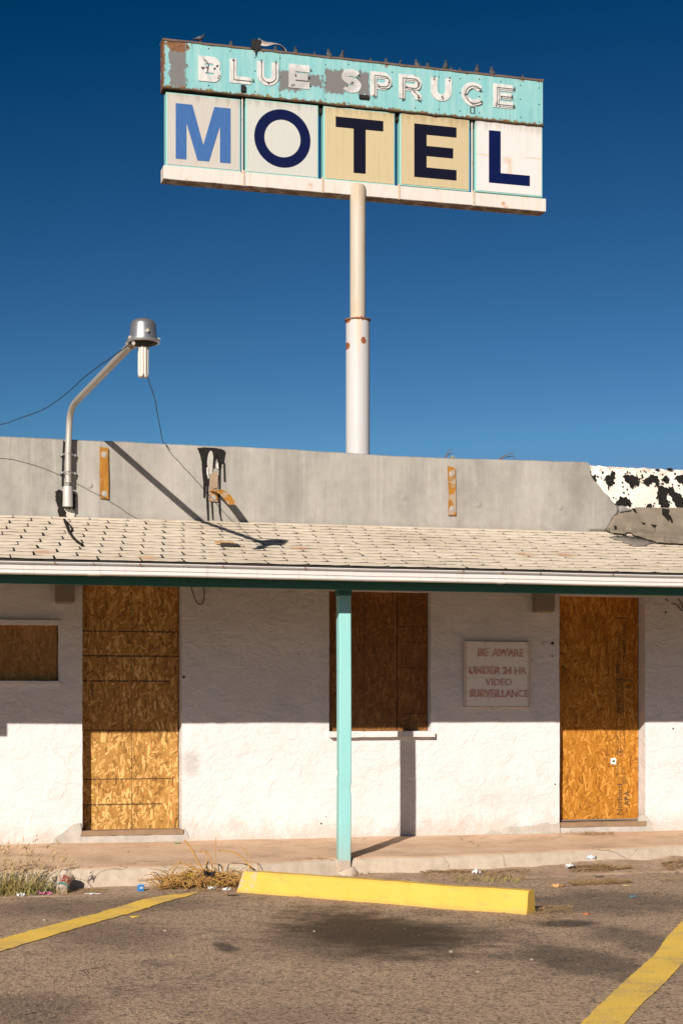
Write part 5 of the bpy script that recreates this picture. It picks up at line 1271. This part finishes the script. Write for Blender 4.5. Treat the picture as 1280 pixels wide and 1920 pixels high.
def weed_clump():
    rn_ = random.Random(11); c = G(22, 1678, GZ); T = thing('weed_clump', (c.x, c.y, GZ), 'bushy half green weed clump with tall dry seed heads at left kerb', 'weed')
    bm = bmesh.new(); bm2 = bmesh.new(); bm3 = bmesh.new(); bm4 = bmesh.new()
    for i in range(760):
        x = rn_.gauss(-.06, .17); y = rn_.gauss(.10, .07)
        blade(bm, (x, y, -.02), (rn_.gauss(.1, .5), rn_.gauss(-.1, .4), 1), rn_.uniform(.06, .25), .0048, (rn_.gauss(.15, .5), rn_.gauss(0, .4), -.5), 4, rn_)
    for i in range(60):
        x = rn_.gauss(-.08, .19); y = rn_.gauss(.12, .07)
        e = blade(bm2, (x, y, 0), (rn_.gauss(.28, .22), rn_.gauss(0, .15), 1), rn_.uniform(.14, .33), .0028, (rn_.gauss(.3, .25), 0, -.15), 5, rn_)
        for k in range(9):
            q = e + Vector((rn_.gauss(0, .008), rn_.gauss(0, .006), rn_.gauss(-.012, .022)))
            blade(bm3, q, (rn_.gauss(.5, .4), rn_.gauss(0, .4), .8), rn_.uniform(.014, .036), .005, (0, 0, 0), 1, rn_)
    for i in range(150):
        x = rn_.gauss(.19, .07); y = rn_.gauss(.08, .05)
        blade(bm4, (x, y, -.01), (rn_.gauss(0, .7), rn_.gauss(0, .7), .8), rn_.uniform(.03, .10), .006, (rn_.gauss(0, .5), 0, -.6), 3, rn_)
    ob('foliage', bm, MGREEN, T, recalc=False); ob('dry_stalk', bm2, MSTRAW, T, recalc=False); tag(ob('seed_heads', bm3, MHEAD, T, recalc=False), kind='stuff'); ob('low_leaves', bm4, MGRN2, T, recalc=False)
weed_clump()
def tumbleweed():
    rn_ = random.Random(5); c = G(392, 1668, GZ); T = thing('tumbleweed', (c.x, c.y, GZ), 'tangle of dry orange tumbleweed caught at left end of yellow wheel stop', 'weed')
    bm = bmesh.new(); bm2 = bmesh.new()
    for i in range(330):
        x = rn_.uniform(-.34, .27); y = rn_.gauss(.12, .07); z = abs(rn_.gauss(.02, .045)); an = rn_.uniform(0, 2 * pi); l = rn_.uniform(.06, .2)
        a = Vector((x, y, z)); b = a + Vector((cos(an) * l, sin(an) * l * .6, rn_.uniform(-.01, .09))); b.z = max(.004, b.z)
        m_ = a.lerp(b, .5) + Vector((0, 0, rn_.uniform(-.01, .04))); tube(bm, smooth_path([a, m_, b], 3), [.003] * 4 + [.002] * 3, 4)
    S_ = lambda px, py, Y: W(px, py, Y) - T.location
    yk = c.y + .12
    for pts, r in (([(383, 1634), (371, 1616), (359, 1592), (346, 1576)], .007), ([(398, 1634), (397, 1615), (392, 1602), (383, 1596), (373, 1595)], .005), ([(470, 1630), (462, 1616), (450, 1605), (436, 1598), (418, 1595), (410, 1595)], .006), ([(473, 1628), (468, 1606), (458, 1592), (448, 1588)], .003), ([(400, 1637), (380, 1632), (350, 1622), (332, 1616)], .005), ([(460, 1640), (430, 1640), (400, 1636), (376, 1631)], .008), ([(405, 1632), (404, 1604), (405, 1570)], .003), ([(312, 1668), (320, 1640), (330, 1618)], .003), ([(385, 1630), (388, 1612), (385, 1595)], .003), ([(418, 1640), (419, 1622)], .005), ([(485, 1632), (484, 1624), (482, 1620)], .004)):
        tube(bm, smooth_path([S_(px, py, yk + .02 * k_) for k_, (px, py) in enumerate(pts)], 4), r, 5)
    for i in range(420):
        x = rn_.uniform(-.38, .3); y = rn_.gauss(.13, .06)
        blade(bm2, (x, y, rn_.uniform(0, .04)), (rn_.gauss(0, .8), rn_.gauss(0, .5), .7), rn_.uniform(.03, .12), .0025, (rn_.gauss(0, .6), 0, -.4), 3, rn_)
    for i in range(70):
        x = rn_.gauss(.29, .05); blade(bm2, (x, .12 + rn_.gauss(0, .04), .04), (rn_.gauss(0, .7), rn_.gauss(0, .5), .9), rn_.uniform(.05, .14), .0022, (rn_.gauss(0, .5), 0, -.3), 3, rn_)
    ob('stem', bm, MTUM, T, 60); ob('twiglets', bm2, MSTRAW, T, recalc=False)
    bm = bmesh.new()
    for px, py in ((352, 1650), (357, 1641), (366, 1645), (361, 1638), (350, 1646)):
        q = S_(px, py, yk - .03)
        for i in range(16): blade(bm, q + Vector((rn_.gauss(0, .012), rn_.gauss(0, .012), rn_.gauss(0, .01))), (rn_.gauss(0, 1), rn_.gauss(0, 1), rn_.gauss(.4, .6)), .022, .006, (0, 0, 0), 1, rn_)
    ob('yellow_leaves', bm, MYEL, T, recalc=False)
tumbleweed()
def debris(name, spots, mat, per, kind='stuff', seed=1, flat=.012, long=.07):
    rn_ = random.Random(seed); bm = bmesh.new()
    for px0, px1, py0, py1, nn in spots:
        for i in range(int(nn * per)):
            px = rn_.uniform(px0, px1); s = (px - px0) / (px1 - px0); py = rn_.gauss((py0 + py1) / 2, abs(py1 - py0) / 3.2)
            p = G(px, py, -.15); z = ground_z(p.x, p.y); p = G(px, py, z); z = ground_z(p.x, p.y)
            an = rn_.uniform(0, 2 * pi); el = rn_.uniform(-.1, .4)
            blade(bm, (p.x, p.y, z + .003 + rn_.random() * flat), (cos(an), sin(an), el), rn_.uniform(.015, long), rn_.uniform(.002, .006), (0, 0, -.2), 2, rn_)
    return tag(ob(name, bm, mat, None, None, False), kind=kind)
debris('dry_leaf_litter', ((1070, 1150, 1612, 1632, 3), (1145, 1182, 1612, 1624, 1), (1240, 1300, 1612, 1628, 1.4), (790, 990, 1637, 1650, 2.6), (992, 1075, 1700, 1716, .9), (930, 1060, 1716, 1738, .35), (1090, 1150, 1566, 1572, .7), (960, 1120, 1563, 1568, .8), (300, 500, 1662, 1674, 1.2), (60, 200, 1668, 1678, .7), (560, 700, 1640, 1650, .4)), MDEB, 420, seed=2)
debris('scattered_twigs', ((430, 1080, 1690, 1730, .6), (0, 300, 1688, 1760, .25), (800, 1280, 1660, 1800, .5), (300, 900, 1800, 1915, .4)), MTWIG, 70, seed=4, flat=.003, long=.06)
# greener weeds in the verge
rn_ = random.Random(9); bm = bmesh.new()
for i in range(170):
    px = rn_.uniform(850, 985); p = G(px, rn_.gauss(1645, 3), -.15); z = ground_z(p.x, p.y); blade(bm, (p.x, p.y, z), (rn_.gauss(0, .7), rn_.gauss(0, .5), .9), rn_.uniform(.02, .07), .0035, (0, 0, -.5), 3, rn_)
tag(ob('verge_weeds', bm, MGREEN, None, None, False), 'low grey green weeds growing in the verge behind the wheel stop', 'weeds')
# twigs poking over the parapet
for pts, lab in (([(833, 862), (836, 852), (841, 844), (846, 840)], 'curved dry twig above the weathered strip on parapet'), ([(931, 866), (938, 857), (948, 851), (959, 848), (962, 852)], 'arched dry twig on the parapet right of the strip')):
    bm = bmesh.new(); c = smooth_path([W(px, py + 2, PY + .1) for px, py in pts], 4); tube(bm, c, [.006 - .004 * i / (len(c) - 1) for i in range(len(c))], 5)
    c2 = [q + Vector((.03 * i / len(c), .03, -.03 * i / len(c))) for i, q in enumerate(c)]; tube(bm, c2, .003, 4); tag(ob('dry_twig', bm, MTWIG), lab, 'twig')
bm = bmesh.new()
for i in range(26):
    q = W(847 + rn_.gauss(0, 2), 864, PY + .06); blade(bm, q, (rn_.gauss(.2, .4), rn_.gauss(0, .3), 1), rn_.uniform(.02, .06), .006, (.3, 0, -.3), 2, rn_)
tag(ob('moss_tuft', bm, MGREEN, None, None, False), 'tiny green tuft growing on top of parapet above weathered strip', 'weed')

def scrap(name, px, py, w_, d_, mat, label, cat='litter', h=.012, rz=0, seed=1, crumple=.012):
    p = G(px, py, -.15)
    for _ in range(3): p = G(px, py, ground_z(p.x, p.y))
    bm = bmesh.new(); n = 6; g = [[bm.verts.new(((i / n - .5) * w_ * (1 + .15 * nz(i, j, seed)), (j / n - .5) * d_ * (1 + .15 * nz(j, i, seed)), h + crumple * fb(i * .8 + seed, j * .8, seed, 3))) for j in range(n + 1)] for i in range(n + 1)]
    for i in range(n):
        for j in range(n): bm.faces.new((g[i][j], g[i + 1][j], g[i + 1][j + 1], g[i][j + 1]))
    o = ob(name, bm, mat, None, 50, False); o.location = p; o.rotation_euler = (0, 0, rz); s = o.modifiers.new('th', 'SOLIDIFY'); s.thickness = .0015
    return tag(o, label, cat)
MWHT = plain('white_litter_paper', (.60, .58, .56), .7, .1, 20, .1); MBLUP = plain('pale_blue_paper', (.58, .63, .68), .6, .08, 20, .1)
scrap('paper_scrap', 1068, 1627, .075, .05, MWHT, 'crumpled white paper at left edge of the dry mat on verge', h=.02, crumple=.03)
scrap('paper_scrap', 1108, 1612, .075, .05, MBLUP, 'pale bluish paper lying on top of the dry leaf mat', h=.02, crumple=.03)
scrap('paper_scrap', 893, 1641, .075, .05, MWHT, 'white crumpled scrap in the weeds behind wheel stop', h=.025, crumple=.04, seed=4)
scrap('paper_scrap', 40, 1681, .06, .04, MWHT, 'small white scrap in front of the left weed clump', h=.012, crumple=.03, seed=5)
scrap('paper_strip', 176, 1677, .12, .03, MWHT, 'flat white strip on asphalt edge right of the crushed cup', h=.006, crumple=.01, seed=6)
scrap('candy_wrapper', 86, 1677, .09, .05, plain('pink_foil', (.62, .20, .34), .35, .4, 30, .1), 'pink and white wrapper left of the crushed cup', h=.012, crumple=.03, seed=7)
scrap('plastic_scrap', 754, 1694, .035, .02, plain('blue_plastic', (.03, .06, .30), .4), 'tiny dark blue scrap under the front of the wheel stop', h=.006, crumple=.006)
scrap('plastic_scrap', 1186, 1681, .05, .03, plain('sky_blue_plastic', (.10, .38, .58), .4), 'tiny light blue scrap on asphalt right of wheel stop', h=.004, crumple=.004)
scrap('plastic_scrap', 1227, 1625, .06, .035, plain('purple_foil', (.20, .17, .42), .4, .4, 30), 'small purple scrap on the verge at right', h=.012, crumple=.02)
scrap('plastic_scrap', 334, 1582, .05, .02, plain('green_plastic', (.02, .30, .12), .4), 'tiny green scrap on walkway below left doorway', h=.006, crumple=.006)
scrap('fallen_leaf', 254, 1720, .06, .045, MYEL, 'yellow leaf on asphalt below the left parking line', 'leaf', h=.006, crumple=.01)
scrap('fallen_leaf', 1046, 1663, .10, .04, leafmat('orange_leaf', (.45, .22, .07), (.55, .32, .14)), 'orange curled leaf on asphalt right of wheel stop', 'leaf', h=.01, crumple=.03)
scrap('fallen_leaf', 1099, 1715, .05, .04, leafmat('red_leaf', (.36, .11, .045), (.44, .18, .09)), 'small reddish leaf beyond right end of wheel stop', 'leaf', h=.006, crumple=.015)
scrap('fallen_leaf', 1175, 1661, .07, .03, leafmat('tan_leaf', (.48, .38, .18), (.55, .45, .25)), 'tan leaf on asphalt in front of the verge mat', 'leaf', h=.005, crumple=.008)
scrap('plastic_bag', 393, 1650, .07, .07, plain('black_plastic', (.02, .018, .02), .35), 'scrap of black plastic sticking up out of the tumbleweed', h=.04, crumple=.06, seed=8)
scrap('plastic_film', 328, 1655, .10, .07, plain('clear_film', (.42, .36, .30), .3, .1), 'crumpled dull clear film at left edge of the tumbleweed', h=.06, crumple=.12, seed=12)
for i, (px, py, lab) in enumerate(((398, 1668, 'white scrap lying in front of the tumbleweed'), (425, 1670, 'pale scrap between the tumbleweed and wheel stop'), (318, 1661, 'small white scrap at left of tumbleweed'))):
    scrap('paper_scrap', px, py, .06, .03, MWHT, lab, h=.01, crumple=.03, seed=20 + i)
scrap('candy_wrapper', 373, 1660, .05, .04, plain('red_foil', (.50, .13, .10), .4, .4, 30), 'red wrapper piece tangled in the tumbleweed', h=.03, crumple=.04, seed=31)
# blue carton and crushed cup
p = G(264, 1671, GZ); T = thing('drink_carton', (p.x, p.y, asph(p.x, p.y)), 'small blue carton standing on the asphalt against the kerb', 'carton', rz=.3); T.scale = (.75, .75, .75)
boxo('carton_body', -.028, .028, -.02, .02, .002, .062, plain('blue_carton', (.03, .20, .50), .4, .1), T, .004); boxo('carton_top', -.024, .024, -.016, .016, .0622, .070, plain('pale_blue_carton', (.30, .50, .66), .4, .1), T, .003)
boxo('carton_print', -.016, .012, -.0212, -.0203, .028, .046, MWHT, T)
p = G(116, 1676, GZ); T = thing('paper_cup', (p.x, p.y + .05, asph(p.x, p.y)), 'large crushed cup with red lettering lying against the kerb', 'cup', rz=.12); T.scale = (.82, .82, .82)
bm = bmesh.new(); lathe(bm, [(.050, 0), (.056, .05), (.064, .12), (.068, .165), (.071, .168), (.071, .174), (.064, .174)], 28)
for v in bm.verts: v.co.x *= 1 + .22 * nz(v.co.z * 16, v.co.y * 14); v.co.y *= .84 + .16 * nz(v.co.z * 14, v.co.x * 14, 3); v.co.z += .012 * nz(v.co.x * 22, v.co.y * 22, 7) * (v.co.z > .1)
TL = Matrix.Translation((.02, .02, .062)) @ Matrix.Rotation(.5, 4, 'Y') @ Matrix.Rotation(-.75, 4, 'X') @ Matrix.Translation((0, 0, -.05)); bm.transform(TL); ob('cup_body', bm, plain('waxed_cup_paper', (.44, .37, .30), .35, .1, 30, .2), T, 60)
mred = plain('red_cup_print', (.58, .10, .07), .5, .1, 40, 0)
for body, zz in (('BIG', .108), ('GULP', .068)):
    me = text_mesh('cup_lettering', body, .052, .0005, .0012); o = link('cup_lettering', me, mred, T)
    for v in me.vertices:
        an = v.co.x / .058; v.co = TL @ Vector((sin(an) * .0625, -cos(an) * .0585, zz + v.co.y))
bm = bmesh.new(); lathe(bm, [(.0565, .030), (.0585, .046), (.0575, .046), (.0555, .030)], 28)
for v in bm.verts: v.co.y *= .9
bm.transform(TL); ob('cup_band', bm, plain('teal_cup_print', (.06, .22, .22), .5), T, 60)
# stones and pebbles that can be told apart
MPEB = plain('pale_pebble', (.30, .235, .18), .9, .2, 30, .3)
bm = bmesh.new(); bmesh.ops.create_icosphere(bm, subdivisions=2, radius=1)
for v in bm.verts: v.co *= 1 + .25 * nz(v.co.x * 1.5, v.co.y * 1.5, v.co.z * 1.5); v.co.z *= .6
peb = bpy.data.meshes.new('pebble'); bm.to_mesh(peb); bm.free(); peb.materials.append(MPEB)
for q in peb.polygons: q.use_smooth = True
for px, py, r, lab in ((84, 1722, .016, 'small grey stone on the asphalt above left parking line'), (589, 1740, .010, 'small pale stone at the left of the oil stain'), (996, 1793, .012, 'pale stone below right end of the wheel stop'), (310, 1742, .013, 'grey stone left of the oil stain'), (895, 1817, .012, 'flat pale stone in the middle of lower asphalt'), (845, 1779, .014, 'dark chip of stone on oil stain edge'), (240, 1634, .012, 'pebble on the walkway edge below left doorway')):
    p = G(px, py, -.17); z = ground_z(p.x, p.y); o = link('stone', peb); o.location = (p.x, p.y, z + r * .3); o.scale = (r, r * .8, r); o.rotation_euler = (0, 0, px); tag(o, lab, 'stone')
rn_ = random.Random(21); bm = bmesh.new()
for i in range(900):
    px, py = rn_.uniform(-20, 1300), rn_.choice((rn_.uniform(1640, 1920), rn_.uniform(1600, 1680)))
    p = G(px, py, -.17); z = ground_z(p.x, p.y); r = rn_.uniform(.002, .005)
    m_ = Matrix.Translation((p.x, p.y, z + r * .2)) @ Matrix.Rotation(rn_.uniform(0, 6), 4, 'Z') @ Matrix.Diagonal((r, r * .8, r * .6, 1)); t_ = bmesh.ops.create_icosphere(bm, subdivisions=1, radius=1, matrix=m_)
tag(ob('loose_gravel', bm, MPEB, None, None, False), kind='stuff')
bpy.context.view_layer.update()
